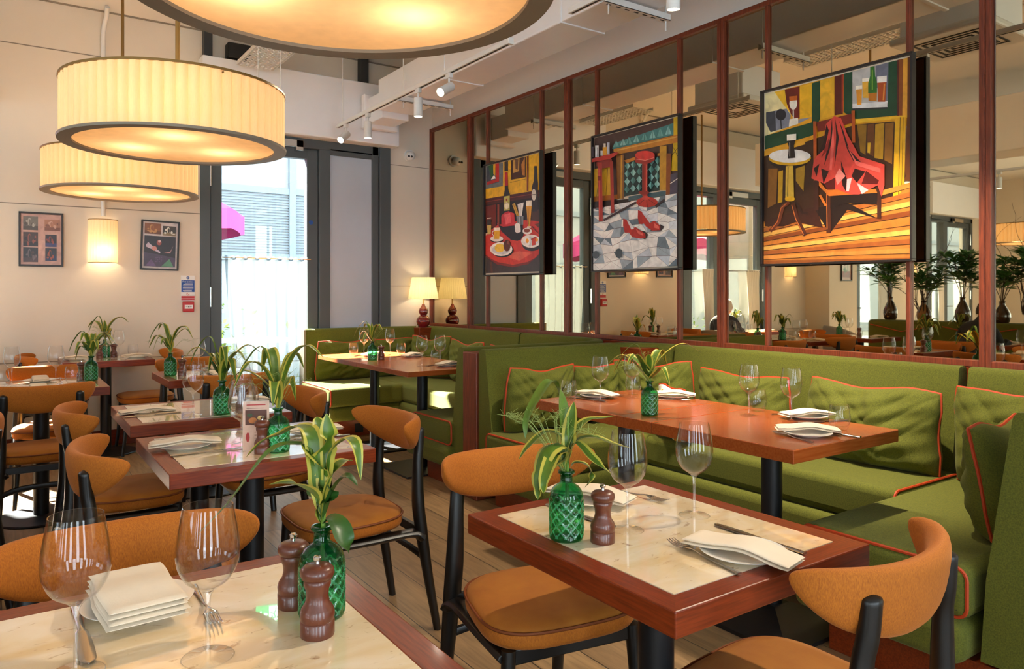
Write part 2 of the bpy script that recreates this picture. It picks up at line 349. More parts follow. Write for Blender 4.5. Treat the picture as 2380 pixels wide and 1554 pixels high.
# ---- outside
struct(M().box(-48,14,B+.25,18,-.12,-.02).obj('ground','stone_floor',smooth=False))
f=thing('facade','pale office building across the terrace with ribbed cladding and mullioned windows','building',(0,14,0))
M().box(-48,14,0,.3,0,9).obj('wall','facade',f,smooth=False)
m=M()
for z in (1.9,3.15,5.2): m.box(-48,14,-.06,0,z,z+.12)
for k in range(42): m.box(-48+k*1.5,-48+k*1.5+.12,-.08,0,1.9,5.2)
m.obj('mullion','facade_line',f,smooth=False)
m=M()
for k in range(120): m.box(-10+k*.16,-10+k*.16+.05,-.04,0,5.3,8.6)
for k in range(22): m.box(3.1,6,-.03,0,2.05+k*.05,2.07+k*.05)
m.obj('cladding','facade_line',f,smooth=False)
def parasol(x,y,r,zr,h,label):
    t=thing('parasol',label,'parasol',(x,y,0),group=None)
    M().tube([(0,0,0),(0,0,zr+h)],.03).obj('pole','white_metal',t)
    m=M()
    def fn(u,v):
        a=u*2*PI; k=(abs(((u*8)%1)-.5)*2); rr=r*v*(1-.05*(1-k)*v); return (rr*cos(a),rr*sin(a),zr+h*(1-v)-.05*(1-k)*v*v)
    m.grid(fn,48,8,cu=True)
    def fv(u,v):
        a=u*2*PI; k=(abs(((u*8)%1)-.5)*2); rr=r*(1-.05*(1-k)); return (rr*cos(a),rr*sin(a),zr-.05*(1-k)-.25*v)
    m.grid(fv,48,1,cu=True); m.obj('canopy','magenta',t,ang=80)
    return t
parasol(1.40,10.6,1.38,2.35,.75,'magenta parasol on the terrace seen through the glass door near the red lamp')
parasol(-1.4,9.2,1.35,2.15,.75,'magenta parasol on the terrace outside the door between the wall lamps')
for k,(x,l) in enumerate(((-2.45,'rough concrete column outside the door between the wall lamps'),(-5.1,'rough concrete column outside the door past the pier'))):
    tag(M().box(x-.35,x+.2,B+.55,B+1.0,-.02,4).obj('column','concrete',bev=.02,smooth=False),l,'column')
o=M().box(-6.6,-5.55,8.4,8.7,-.02,4).obj('brick_wall','brick',smooth=False); tag(o,'pale brick wall outside the door past the pier','wall')
rnd=random.Random(3)
for k,(x,y) in enumerate(((2.3,10.8),(-3.6,10.4),(-4.9,9.1))):
    m=M()
    for i in range(260):
        p=Vector((x+rnd.gauss(0,.45),y+rnd.gauss(0,.2),.35+abs(rnd.gauss(.25,.28)))); s=rnd.uniform(.03,.07); a=Vector([rnd.uniform(-1,1) for _ in range(3)]).normalized(); b=a.cross(Vector((rnd.random(),rnd.random(),1))).normalized()
        m.add([p-a*s,p+b*s*.5,p+a*s,p-b*s*.5],[(0,1,2,3)])
    t=thing('shrub',['low green shrub on the terrace outside the curtained glass door','low green shrub below the parasol by the seated grey-haired person','low green shrub near the pale brick wall'][k],'shrub')
    m.obj('foliage','leaf_pale',t,smooth=False); M().box(x-.7,x+.7,y-.25,y+.25,-.02,.35).obj('planter','concrete',t,bev=.01,smooth=False)
t=thing('terrace_table','white round terrace table behind the sheer curtain','table',(2.55,9.2,-.02))
M().lathe([(0,.72),(.42,.72),(.42,.75),(0,.75)],28).obj('tabletop','white_metal',t); M().tube([(0,0,0),(0,0,.72)],.03).obj('leg','white_metal',t); M().lathe([(0,0),(.25,0),(.24,.02),(0,.03)],24).obj('base','white_metal',t)
# ---- mirror wall
YM=[7.078,6.265,4.73,3.15,1.595,.03,-1.5]; IN=[[],[5.94,5.087],[4.368,3.515],[2.807,1.957],[1.25,.40],[-.3]]
LM=['narrow bronze mirror panel in the room corner behind the red lamp','bronze mirror panel behind the painting of beer and plates','bronze mirror panel behind the painting of red shoes','bronze mirror panel behind the painting of the draped chair','bronze mirror panel past the draped chair painting','bronze mirror panel beyond the last booth']
Z0,Z1=.934,3.055
for k in range(6):
    a,b=YM[k+1],YM[k]; r=thing('mirror_panel',LM[k],'mirror',(W,(a+b)/2,Z0)); oy=-(a+b)/2
    def bx(m,x0,x1,y0,y1,z0,z1): m.box(x0-W,x1-W,y0+oy,y1+oy,z0-Z0,z1-Z0)
    m=M(); s=.027; xf=W-.04
    e=.0015
    bx(m,xf,W-.001,a+e,a+s,Z0,Z1); bx(m,xf,W-.001,b-s,b-e,Z0,Z1); bx(m,xf,W-.001,a+s,b-s,Z0,Z0+.032); bx(m,xf,W-.001,a+s,b-s,Z1-.03,Z1)
    for y in IN[k]: bx(m,xf+.006,W-.001,y-.011,y+.011,Z0+.032,Z1-.03)
    m.obj('frame','redwood',r,bev=.003,smooth=False)
    ys=[a+s]+sorted(IN[k])+[b-s]
    for i in range(len(ys)-1):
        m=M(); bx(m,W-.014,W-.008,ys[i]+.008,ys[i+1]-.008,Z0+.028,Z1-.026); m.obj('mirror_glass','bronze_mirror',r,smooth=False)
# ---- ductwork and ceiling services
d=thing('air_duct','long white square ceiling duct above the mirror wall','duct',(0,0,0))
M().box(2.93,3.29,-2.5,6.46,3.01,3.30).obj('duct_body','duct_white',d,bev=.01,smooth=False)
for y in (5.2,3.7,2.2,.7): M().box(2.922,3.298,y-.015,y+.015,3.002,3.308).obj('flange','duct_white',d,bev=.003,smooth=False)
M().box(2.97,3.25,6.46,6.95,2.95,3.2).box(2.93,3.29,6.78,6.86,2.91,3.24).obj('duct_end','duct_white',d,bev=.008,smooth=False)
def strut(x0,x1,y,z,label,zc=ZC):
    s=thing('strut_bracket',label,'bracket',((x0+x1)/2,y,z)); h=(x1-x0)/2
    m=M(); m.box(-h,h,-.022,.022,0,.004).box(-h,h,-.022,-.018,0,.04).box(-h,h,.018,.022,0,.04); g0=len(m.f); m.grid(lambda u,v:(-h+2*h*u,.022-.044*v,-.0006),15,3)
    for i in range(1,15,2): m.mi[g0+i*3+1]=1
    m.obj('channel',['white_metal','black'],s,smooth=False)
    for q in (-h+.05,h-.02): M().tube([(q,0,-.06),(q,0,zc-z)],.005).obj('hanger_rod','white_metal',s)
strut(2.84,3.38,3.20,2.955,'slotted white steel bracket under the ceiling duct, by the nearer spotlight')
strut(2.84,3.38,5.85,2.955,'slotted white steel bracket under the far end of the ceiling duct')
# hidden side of the room: second duct, header duct, cassette units, reflected in the mirror
d=thing('air_duct','deep white ceiling duct over the middle of the room, seen in the mirror','duct')
M().box(-1.15,-.65,-2,6.3,2.72,3.28).obj('duct_body','duct_white',d,bev=.01,smooth=False)
m=M()
for y in (1,3,5): m.box(-1.2,-.6,y-.02,y+.02,2.70,2.72)
m.obj('duct_hanger','white_metal',d,smooth=False)
d=thing('air_duct','round silver-grey spiral duct high over the middle of the room','duct')
M().tube([(-2.6,-2,3.2),(-2.6,6.6,3.2)],.2,20).obj('duct_body','duct_white',d)
def cassette(x,y,label,z=2.98):
    c=thing('air_conditioner',label,'air conditioner',(x,y,z)); s=.32
    M().box(-s*.85,s*.85,-s*.85,s*.85,.05,.33).obj('housing','duct_white',c,bev=.01,smooth=False)
    M().box(-s,s,-s,s,0,.05).obj('fascia_panel','white_metal',c,bev=.015,smooth=False)
    m=M()
    for k in range(4):
        q=.22-k*.045; t=.015
        for (a,b,cc,dd) in ((-q,q,-q,-q+t),(-q,q,q-t,q),(-q,-q+t,-q,q),(q-t,q,-q,q)): m.box(a,b,cc,dd,-.004,.001)
    m.obj('grille','grille_dark',c,smooth=False)
    for a in (-.22,.22): M().tube([(a,a,.33),(a,a,ZC-z)],.006).obj('hanger_rod','white_metal',c)
cassette(2.05,4.45,'square ceiling air conditioner beyond the drum lamps')
cassette(2.30,2.40,'square ceiling air conditioner over the near booth')
def tray(pts,w,z,label):
    t=thing('cable_tray',label,'cable tray'); (x0,y0),(x1,y1)=pts; L=math.hypot(x1-x0,y1-y0); t.location=(x0,y0,z); t.rotation_euler=(0,0,math.atan2(y1-y0,x1-x0))
    m=M(); nx=int(L/.05); ny=max(3,int(w/.04))
    for i in range(nx+1): m.box(i*L/nx-.008,i*L/nx+.008,0,w,0,.003)
    for j in range(ny+1): m.box(0,L,j*w/ny-.011,j*w/ny+.011,0,.003)
    m.box(0,L,-.004,0,0,.04).box(0,L,w,w+.004,0,.04); m.obj('tray_body','white_metal',t,smooth=False)
    for q in (.2,L-.2): M().tube([(q,0,0),(q,0,ZC-z)],.004).obj('hanger_rod','white_metal',t)
tray([(2.02,5.85),(2.02,6.75)],.3,3.30,'short perforated white cable tray above the door header')
tray([(1.4,4.2),(1.4,-1.5)],.3,3.42,'long perforated white cable tray above the drum lamps')
s=thing('wall_speaker','small dark box on the wall above the door header','speaker',(1.78,6.98,3.45)); M().box(-.10,.10,-.06,.06,-.04,.1).obj('cabinet','black',s,bev=.01); M().box(-.02,.02,.1,.1005,-.05,.05).obj('bracket','black_metal',s)
tag(M().box(1.49,1.56,6.98,7.07,3.39,3.66).obj('steel_post','frame_dark',smooth=False),'short dark steel post above the door header near the pendant rods','post')
tag(M().box(2.98,3.06,6.98,7.07,3.39,3.66).obj('steel_post','frame_dark',smooth=False),'short dark steel post above the door header near the duct end','post')
# conduit down to the wall lamp
t=thing('conduit','white conduit pipe running down the wall to the wall lamp','pipe')
M().tube(spline([(.72,6.9,3.64),(.72,6.98,3.58),(.705,7.045,3.45),(.705,7.055,3.0),(.705,7.055,1.93)],6),.018,10).obj('pipe','white_metal',t)
m=M(); m.box(.67,.74,7.02,7.08,3.05,3.08); m.obj('clip','white_metal',t,bev=.004)
# security camera
t=thing('security_camera','white dome camera with two lenses high on the corner wall','camera',(3.56,7.08,2.74))
M().lathe([(0,0),(.06,0),(.062,.03),(0,.03)],24).obj('mount','white_metal',t,rot=(PI/2,0,0))
M().lathe([(0,-.05),(.03,-.045),(.048,-.02),(.052,.0),(.048,.025),(.03,.045),(0,.05)],24).obj('dome','white_metal',t,loc=(-.01,-.06,-.01))
for q in (-.016,.016): M().tube([(q-.03,-.095,-.02),(q-.036,-.113,-.025)],.011,12).obj('lens','black',t)
# fire notice and call point
t=thing('fire_notice','blue and red Fire action notice above the red call point','sign',(1.372,7.079,1.33))
M().box(-.058,.058,-.004,0,-.112,.112).obj('plate','white',t,smooth=False)
M().box(-.055,.055,-.006,-.0045,-.035,.07).obj('blue_panel','sign_blue',t,smooth=False)
m=M()
for z in (.040,.031,.022,.010,.001,-.009,-.020,-.028): m.box(-.035-.01*sin(z*900),.04+.008*sin(z*700),-.0068,-.0061,z-.0018,z+.0018)
m.obj('small_print','white',t,smooth=False)
M().box(-.055,.055,-.006,-.0045,-.092,-.070).box(-.055,.055,-.006,-.0045,-.107,-.098).obj('red_band','red_plastic',t,smooth=False)
m=M(); m.grid(lambda u,v:((.012-.003*v)*cos(u*2*PI),-.0062,-.053+(.012-.003*v)*sin(u*2*PI)),20,1,cu=True); m.prism([(-.009,-.046),(-.007,-.044),(.009,-.060),(.007,-.062)],-.0062,-.006,axis=1); m.obj('prohibition_mark','red_plastic',t,smooth=False)
M().prism([(.013*cos(a*PI/10),.092+.013*sin(a*PI/10)) for a in range(20)],-.006,-.0045,axis=1).obj('round_mark','sign_blue',t,smooth=False)
M().box(-.002,.002,-.0068,-.0061,.090,.101).box(-.002,.002,-.0068,-.0061,.083,.087).obj('exclamation_mark','white',t,smooth=False)
def text(s,size,mt,parent,loc,rot,name='lettering',align='CENTER'):
    c=bpy.data.curves.new(name,'FONT'); c.body=s; c.size=size; c.align_x=align; c.extrude=.0004; c.materials.append(MATS[mt])
    q=bpy.data.objects.new('tmp',c); COL.objects.link(q); bpy.context.view_layer.update(); me=bpy.data.meshes.new_from_object(q.evaluated_get(bpy.context.evaluated_depsgraph_get())); bpy.data.objects.remove(q)
    o=bpy.data.objects.new(name,me); COL.objects.link(o); o.parent=parent; o.location=loc; o.rotation_euler=rot; return o
text('Fire action',.0215,'white',t,(0,-.0066,.051),(PI/2,0,0))
t=thing('fire_call_point','red break-glass fire call point below the notice','alarm',(1.372,7.08,1.165))
M().box(-.046,.046,-.045,0,-.046,.046).obj('housing','red_plastic',t,bev=.006)
M().box(-.034,.034,-.047,-.0455,-.018,.016).obj('window','white',t,smooth=False)
m=M(); m.prism([(.006*cos(a*PI/6),-.001+.006*sin(a*PI/6)) for a in range(12)],-.0485,-.0475,axis=1)
for s in (1,-1): m.prism([(s*.010,-.001),(s*.016,.004),(s*.016,-.006)][::s],-.0485,-.0475,axis=1); m.box(min(s*.016,s*.026),max(s*.016,s*.026),-.0485,-.0475,-.002,0)
m.obj('arrow_mark','black',t,smooth=False)
# exit sign over the room, mirrored in the polished marble
t=thing('exit_sign','green and white EXIT running-figure sign hung behind the drum lamp','sign',(1.65,5.58,2.575),rz=-.35)
M().box(-.096,.098,0,.02,0,.13).obj('plate','sign_green',t,smooth=False)
M().box(.0,.096,-.003,-.001,.004,.126).obj('white_panel','sign_white_lit',t,smooth=False)
m=M(); m.prism([(-.090,.065),(-.056,.098),(-.056,.077),(-.014,.077),(-.014,.053),(-.056,.053),(-.056,.032)],-.004,-.002,axis=1); m.obj('arrow','sign_white_lit',t,smooth=False)
m=M(); m.prism([(.055+.010*cos(a*PI/6),.110+.010*sin(a*PI/6)) for a in range(12)],-.006,-.004,axis=1)
for a,b in (((.075,.105),(.055,.065)),((.055,.065),(.02,.05)),((.055,.065),(.075,.03)),((.075,.03),(.07,.012)),((.075,.1),(.11,.085)),((.078,.1),(.045,.10)),((.045,.1),(.035,.075))):
    a=((a[0]-.075)*.85+.05,a[1]*.87); b=((b[0]-.075)*.85+.05,b[1]*.87); dx,dz=b[0]-a[0],b[1]-a[1]; L=math.hypot(dx,dz); nx,nz=-dz/L*.007,dx/L*.007
    m.prism([(a[0]+nx,a[1]+nz),(a[0]-nx,a[1]-nz),(b[0]-nx,b[1]-nz),(b[0]+nx,b[1]+nz)],-.006,-.004,axis=1)
m.obj('running_figure','sign_green',t,smooth=False)
for q in (-.08,.08): M().tube([(q,.01,.13),(q,.01,ZC-2.58)],.003).obj('hanger_wire','white_metal',t)
# ---- spotlights on tracks
def track(x,y0,y1,z,label):
    t=thing('light_track',label,'light track',(x,0,z))
    M().box(-.018,.018,y0,y1,0,.032).obj('rail','white_metal',t,bev=.003,smooth=False)
    M().box(-.006,.006,y0+.02,y1-.02,-.001,.001).obj('rail_slot','black',t,smooth=False)
    n=max(2,int((y1-y0)/1.4))
    for k in range(n):
        y=y0+.12+k*(y1-y0-.24)/(n-1); M().tube([(0,y,.03),(0,y,ZC-z)],.0035,6).obj('hanger_wire','white_metal',t)
    M().box(-.022,.022,y0-.015,y0+.015,-.004,.036).obj('end_cap','white_metal',t,bev=.003)
track(2.645,3.85,6.75,2.86,'white spotlight track over the sunlit booth')
track(2.645,-1.2,3.25,2.86,'white spotlight track over the near booth')
track(-3.0,-.5,6.0,2.86,'white spotlight track across the room, seen in the mirror')
def spot(x,y,z,tilt,az,label,e=18,light_on=True):
    t=thing('spotlight',label,'spotlight',(x,y,z))
    M().box(-.016,.016,-.03,.03,-.035,0).obj('adapter','white_metal',t,bev=.004)
    M().tube([(0,0,-.03),(0,0,-.085)],.008).obj('stem','white_metal',t)
    R=Matrix.Rotation(az,4,'Z')@Matrix.Rotation(tilt,4,'X'); e0=R.to_euler()
    c=M().lathe([(0,.03),(.030,.03),(.034,.026),(.034,-.115),(.030,-.115),(.028,-.10),(0,-.10)],24).obj('can','white_metal',t,loc=(0,0,-.10),rot=e0)
    M().disc((0,0,-.104),.027,24,False).obj('lens','spot_glow',c,smooth=False)
    if light_on:
        l=light('spot_beam','SPOT',(0,0,-.13),e*3.0,(1,.86,.66),(0,0,0),.03,parent=c,spot=math.radians(75))
    return t
spot(2.645,6.55,2.86,.95,2.2,'white spotlight at the far end of its track, tilted down',10)
spot(2.645,6.05,2.86,.0,0,'white spotlight pointing straight down, second along the far track',10)
spot(2.645,5.10,2.86,0,0,'white spotlight pointing straight down over the sunlit booth table',12)
spot(2.645,4.62,2.86,-1.05,-1.2,'white spotlight aimed towards the mirror wall over the sunlit booth',14)
spot(2.645,2.47,2.86,.12,-.8,'white spotlight hanging by the slotted bracket over the near booth',34)
spot(2.645,1.62,2.86,.45,-1.0,'white spotlight at the top edge over the near booth',46)
spot(2.645,.95,2.86,.62,1.45,'white spotlight turned towards the marble table by the booth corner',30)  # extra lamp out of view, added to brighten the marble table
for k,(y,l) in enumerate(((5.4,'nearest the doors'),(4.3,'second from the doors'),(3.2,'third from the doors'),(2.1,'fourth from the doors'),(1.0,'last before the open side'))):
    spot(-3.0,y,2.86,0,0,'white spotlight on the mirrored track, '+l,16)
# ---- drum pendants
def drum():
    t=thing('pendant_lamp','','pendant lamp'); R=.502; Hh=.270; n=64
    def fn(u,v):
        k=(u*n)%1; s=abs(math.sin(PI*k)); return ((R-.014+.016*s**.55)*cos(u*2*PI),(R-.014+.016*s**.55)*sin(u*2*PI),.014+Hh*v)
    M().grid(fn,n*5,2,cu=True).obj('pleated_shade','pleat_shade',t,ang=50)
    M().lathe([(.452,.0),(.511,.0),(.513,.012),(.452,.014),(.452,0)],96).obj('bottom_ring','fascia',t,ang=30)
    M().lathe([(R-.004,Hh+.008),(R+.006,Hh+.008),(R+.006,Hh+.018),(R-.004,Hh+.018),(R-.004,Hh+.008)],96).obj('top_ring','rod_brass',t,ang=30)
    M().disc((0,0,.010),.454,96,False).obj('diffuser','diffuser',t,smooth=False)
    M().tube([(0,0,.06),(0,0,ZC-2.0)],.011,12).obj('rod','rod_brass',t)
    m=M()
    for a in (0,PI/2,PI,1.5*PI): m.tube([(0,0,Hh),(.50*cos(a),.50*sin(a),Hh)],.004,6)
    m.obj('spider','rod_brass',t)
    for a in (.3,.3+2*PI/3,.3+4*PI/3):
        b=M().lathe([(0,-.03),(.02,-.022),(.028,0),(.02,.025),(.01,.045),(0,.046)],14).obj('bulb','spot_glow',t,loc=(.24*cos(a),.24*sin(a),.13))
    return t
LP=[(.66,1.67),(.715,3.93),(.725,6.02)]
LL=['large pleated cream drum lamp overhead, nearest of the row','pleated cream drum lamp in the middle of the row','pleated cream drum lamp farthest, above the wall tables']
p=drum(); p.location=(LP[0][0],LP[0][1],2.0); p['label']=LL[0]
dr=[p]+[dup(p,(x,y,2.0),.2,l) for (x,y),l in zip(LP[1:],LL[1:])]
dr.append(dup(p,(-4.6,4.6,2.0),.1,'pleated cream drum lamp far across the room, seen in the mirror'))
for (x,y) in LP+[(-4.6,4.6)]:
    for a in (.3,.3+2*PI/3,.3+4*PI/3): light('bulb_light','POINT',(x+.24*cos(a+.0),y+.24*sin(a),2.10),2.3,(1,.74,.46),size=.07)
# ---- wall lamps
def sconce(x,label,y=B):
    t=thing('wall_lamp',label,'wall lamp',(x,y,1.72))
    def fn(u,v):
        k=(u*12)%1; s=abs(math.sin(PI*k)); a=PI*u; r=.104+.006*s; return (-r*cos(a),-(r*.95)*sin(a)-.004,-.18+.36*v)
    M().grid(fn,72,6).obj('pleated_shade','sconce_shade',t,ang=55)
    M().box(-.06,.06,-.012,-.001,-.10,.10).obj('back_plate','white_metal',t)
    m=M(); 
    for z in (-.18,.18): m.tube([(-.110*cos(PI*k/16),-.105*sin(PI*k/16)-.004,z) for k in range(17)],.003,6)
    m.obj('rim_wire','rod_brass',t)
    M().lathe([(0,-.03),(.015,-.02),(.02,0),(.012,.03),(0,.035)],12).obj('bulb','spot_glow',t,loc=(0,-.055,-.09))
    light('sconce_light','POINT',(x,y-.055,1.63),2.2,(1,.72,.4),size=.03)
sconce(.705,'pleated cream wall lamp between the two collage pictures')
sconce(-2.52,'pleated cream wall lamp beyond the second door, seen in the mirror')
sconce(-6.2,'pleated cream wall lamp far along the back wall')
# ---- red table lamp
t=thing('table_lamp','glossy dark red double-gourd table lamp with pleated ivory shade in the corner','table lamp',(3.655,6.93,.926))
M().lathe([(0,0),(.045,0),(.05,.01),(.066,.03),(.075,.06),(.07,.09),(.05,.115),(.032,.125),(.036,.132),(.047,.15),(.05,.172),(.043,.195),(.025,.215),(.016,.235),(.014,.245),(0,.245)],36).obj('gourd_base','oxblood',t)
M().tube([(0,0,.24),(0,0,.33)],.008).obj('neck','brass',t)
def fn(u,v):
    k=(u*40)%1; s=abs(math.sin(PI*k)); r=(.156+(.118-.156)*v)+.003*s; return (r*cos(u*2*PI),r*sin(u*2*PI),.30+.225*v)
M().grid(fn,200,2,cu=True).obj('pleated_shade','ivory_shade',t,ang=60)
M().lathe([(0,-.03),(.02,-.02),(.026,0),(.012,.03),(0,.035)],14).obj('bulb','spot_glow',t,loc=(0,0,.40))
light('table_lamp_light','POINT',(3.655,6.93,.926+.40),3.5,(1,.74,.42),size=.03)
# ---- framed collages on the wall
def collage(x0,x1,z0,z1,cells,label,cat='picture',tilt=0,bgc='c49a8c'):
    cx,cz=(x0+x1)/2,(z0+z1)/2; t=thing('framed_picture',label,cat,(cx,B-.002,cz)); h,k=(x1-x0)/2,(z1-z0)/2; t.rotation_euler=(0,tilt,0)
    f=.014
    M().box(-h,h,-.025,0,-k,-k+f).box(-h,h,-.025,0,k-f,k).box(-h,-h+f,-.025,0,-k+f,k-f).box(h-f,h,-.025,0,-k+f,k-f).obj('frame','pic_black',t,bev=.002,smooth=False)
    colour_panel('print',[(bgc,[(-h+f,-k+f),(h-f,-k+f),(h-f,k-f),(-h+f,k-f)])]+[(c,[(-h+f+(2*h-2*f)*a,-k+f+(2*k-2*f)*b) for a,b in pts]) for c,pts in cells],t,'xz',-.008)
def colour_panel(name,polys,parent,plane,off,step=.00012,rough=None):
    vs=[];fs=[];cols=[]
    for i,(c,pts) in enumerate(polys):
        b=len(vs); d=off-step*i if plane=='xz' else off-step*i
        vs+=[(a,d,z) if plane=='xz' else (d,a,z) for a,z in pts]
        A=sum(pts[k][0]*pts[(k+1)%len(pts)][1]-pts[(k+1)%len(pts)][0]*pts[k][1] for k in range(len(pts)))
        idx=list(range(b,b+len(pts)))
        if (A<0)==(plane=='xz'): idx=idx[::-1]
        fs.append(idx); cols.append(lin(c))
    me=bpy.data.meshes.new(name); me.from_pydata(vs,[],fs); me.materials.append(MATS['oil_paint'])
    ca=me.color_attributes.new('hue','FLOAT_COLOR','CORNER')
    for p,c in zip(me.polygons,cols):
        for li in p.loop_indices: ca.data[li].color=(*c,1)
    o=bpy.data.objects.new(name,me); COL.objects.link(o); o.parent=parent; return o
def R_(a,b,c,d): return [(a,b),(c,b),(c,d),(a,d)]
def E_(cx,cy,rx,ry,n=14): return [(cx+rx*cos(2*PI*k/n),cy+ry*sin(2*PI*k/n)) for k in range(n)]
def still(x0,y0,x1,y1,bgc,c1,c2,seed):
    r=random.Random(seed); w,h=x1-x0,y1-y0; L=[(bgc,R_(x0,y0,x1,y1)),(c2,R_(x0,y0,x1,y0+.3*h))]
    for k in range(7):
        cx,cy=x0+w*r.uniform(.15,.85),y0+h*r.uniform(.15,.7); L.append((r.choice([c1,c2,c1]),E_(cx,cy,w*r.uniform(.05,.12),h*r.uniform(.06,.14))))
    L.append((c1,E_(x0+.42*w,y0+.6*h,.12*w,.3*h))); L.append((bgc,E_(x0+.45*w,y0+.55*h,.08*w,.24*h))); L.append((c1,E_(x0+.68*w,y0+.35*h,.08*w,.15*h)))
    return L
collage(.114,.419,1.500,1.936,still(.06,.68,.42,.95,'6a645c','a8a296','4a443e',1)+still(.06,.36,.42,.64,'46302c','8a4a3c','2a2022',2)+still(.06,.05,.42,.34,'2c2a2c','6a5a58','4a3434',3)+still(.58,.68,.97,.9,'a8745c','caa08c','7a4c3c',4)+still(.6,.36,.88,.6,'241c28','8a4038','3a3a6a',5)+still(.6,.08,.88,.33,'2a2228','9a4a34','1c2448',6),'black framed pinkish sheet of six small still-life prints')
collage(.99,1.297,1.486,1.918,still(.05,.74,.52,.97,'8a5430','c08a50','6a3c20',7)+still(.56,.72,.95,.93,'3a2c20','e0d8c8','8a7454',8)+[('2a2026',R_(.05,.04,.95,.70)),('4a3a50',[(.05,.04),(.95,.04),(.95,.24),(.5,.3),(.05,.34)]),('5a8a6a',[(.55,.05),(.9,.05),(.78,.22)]),('6a5078',[(.1,.05),(.4,.05),(.26,.2)]),('c8b4c4',[(.1,.5),(.16,.56),(.3,.47),(.52,.36),(.5,.33),(.3,.4),(.1,.46)]),('d08a80',E_(.34,.43,.07,.05)),('a05048',E_(.47,.56,.07,.06)),('d8b0b0',E_(.48,.59,.04,.03)),('c08a88',[(.6,.34),(.8,.38),(.88,.5),(.84,.42),(.8,.34)])]+[('6a5078',R_(.38+i*.05,.14+((i+j)%2)*.012+j*.04,.41+i*.05,.155+((i+j)%2)*.012+j*.04)) for i in range(4) for j in range(3)],'black framed print of a grater and fruit, hung slightly crooked',tilt=.028,bgc='d2c2bc')
collage(-3.55,-3.25,1.48,1.92,still(.1,.1,.9,.9,'c8c0b4','3a6a44','8a4038',9),'black framed botanical picture on the pier','picture')
bpy.data.objects['framed_picture.002'].location.y=B-.422
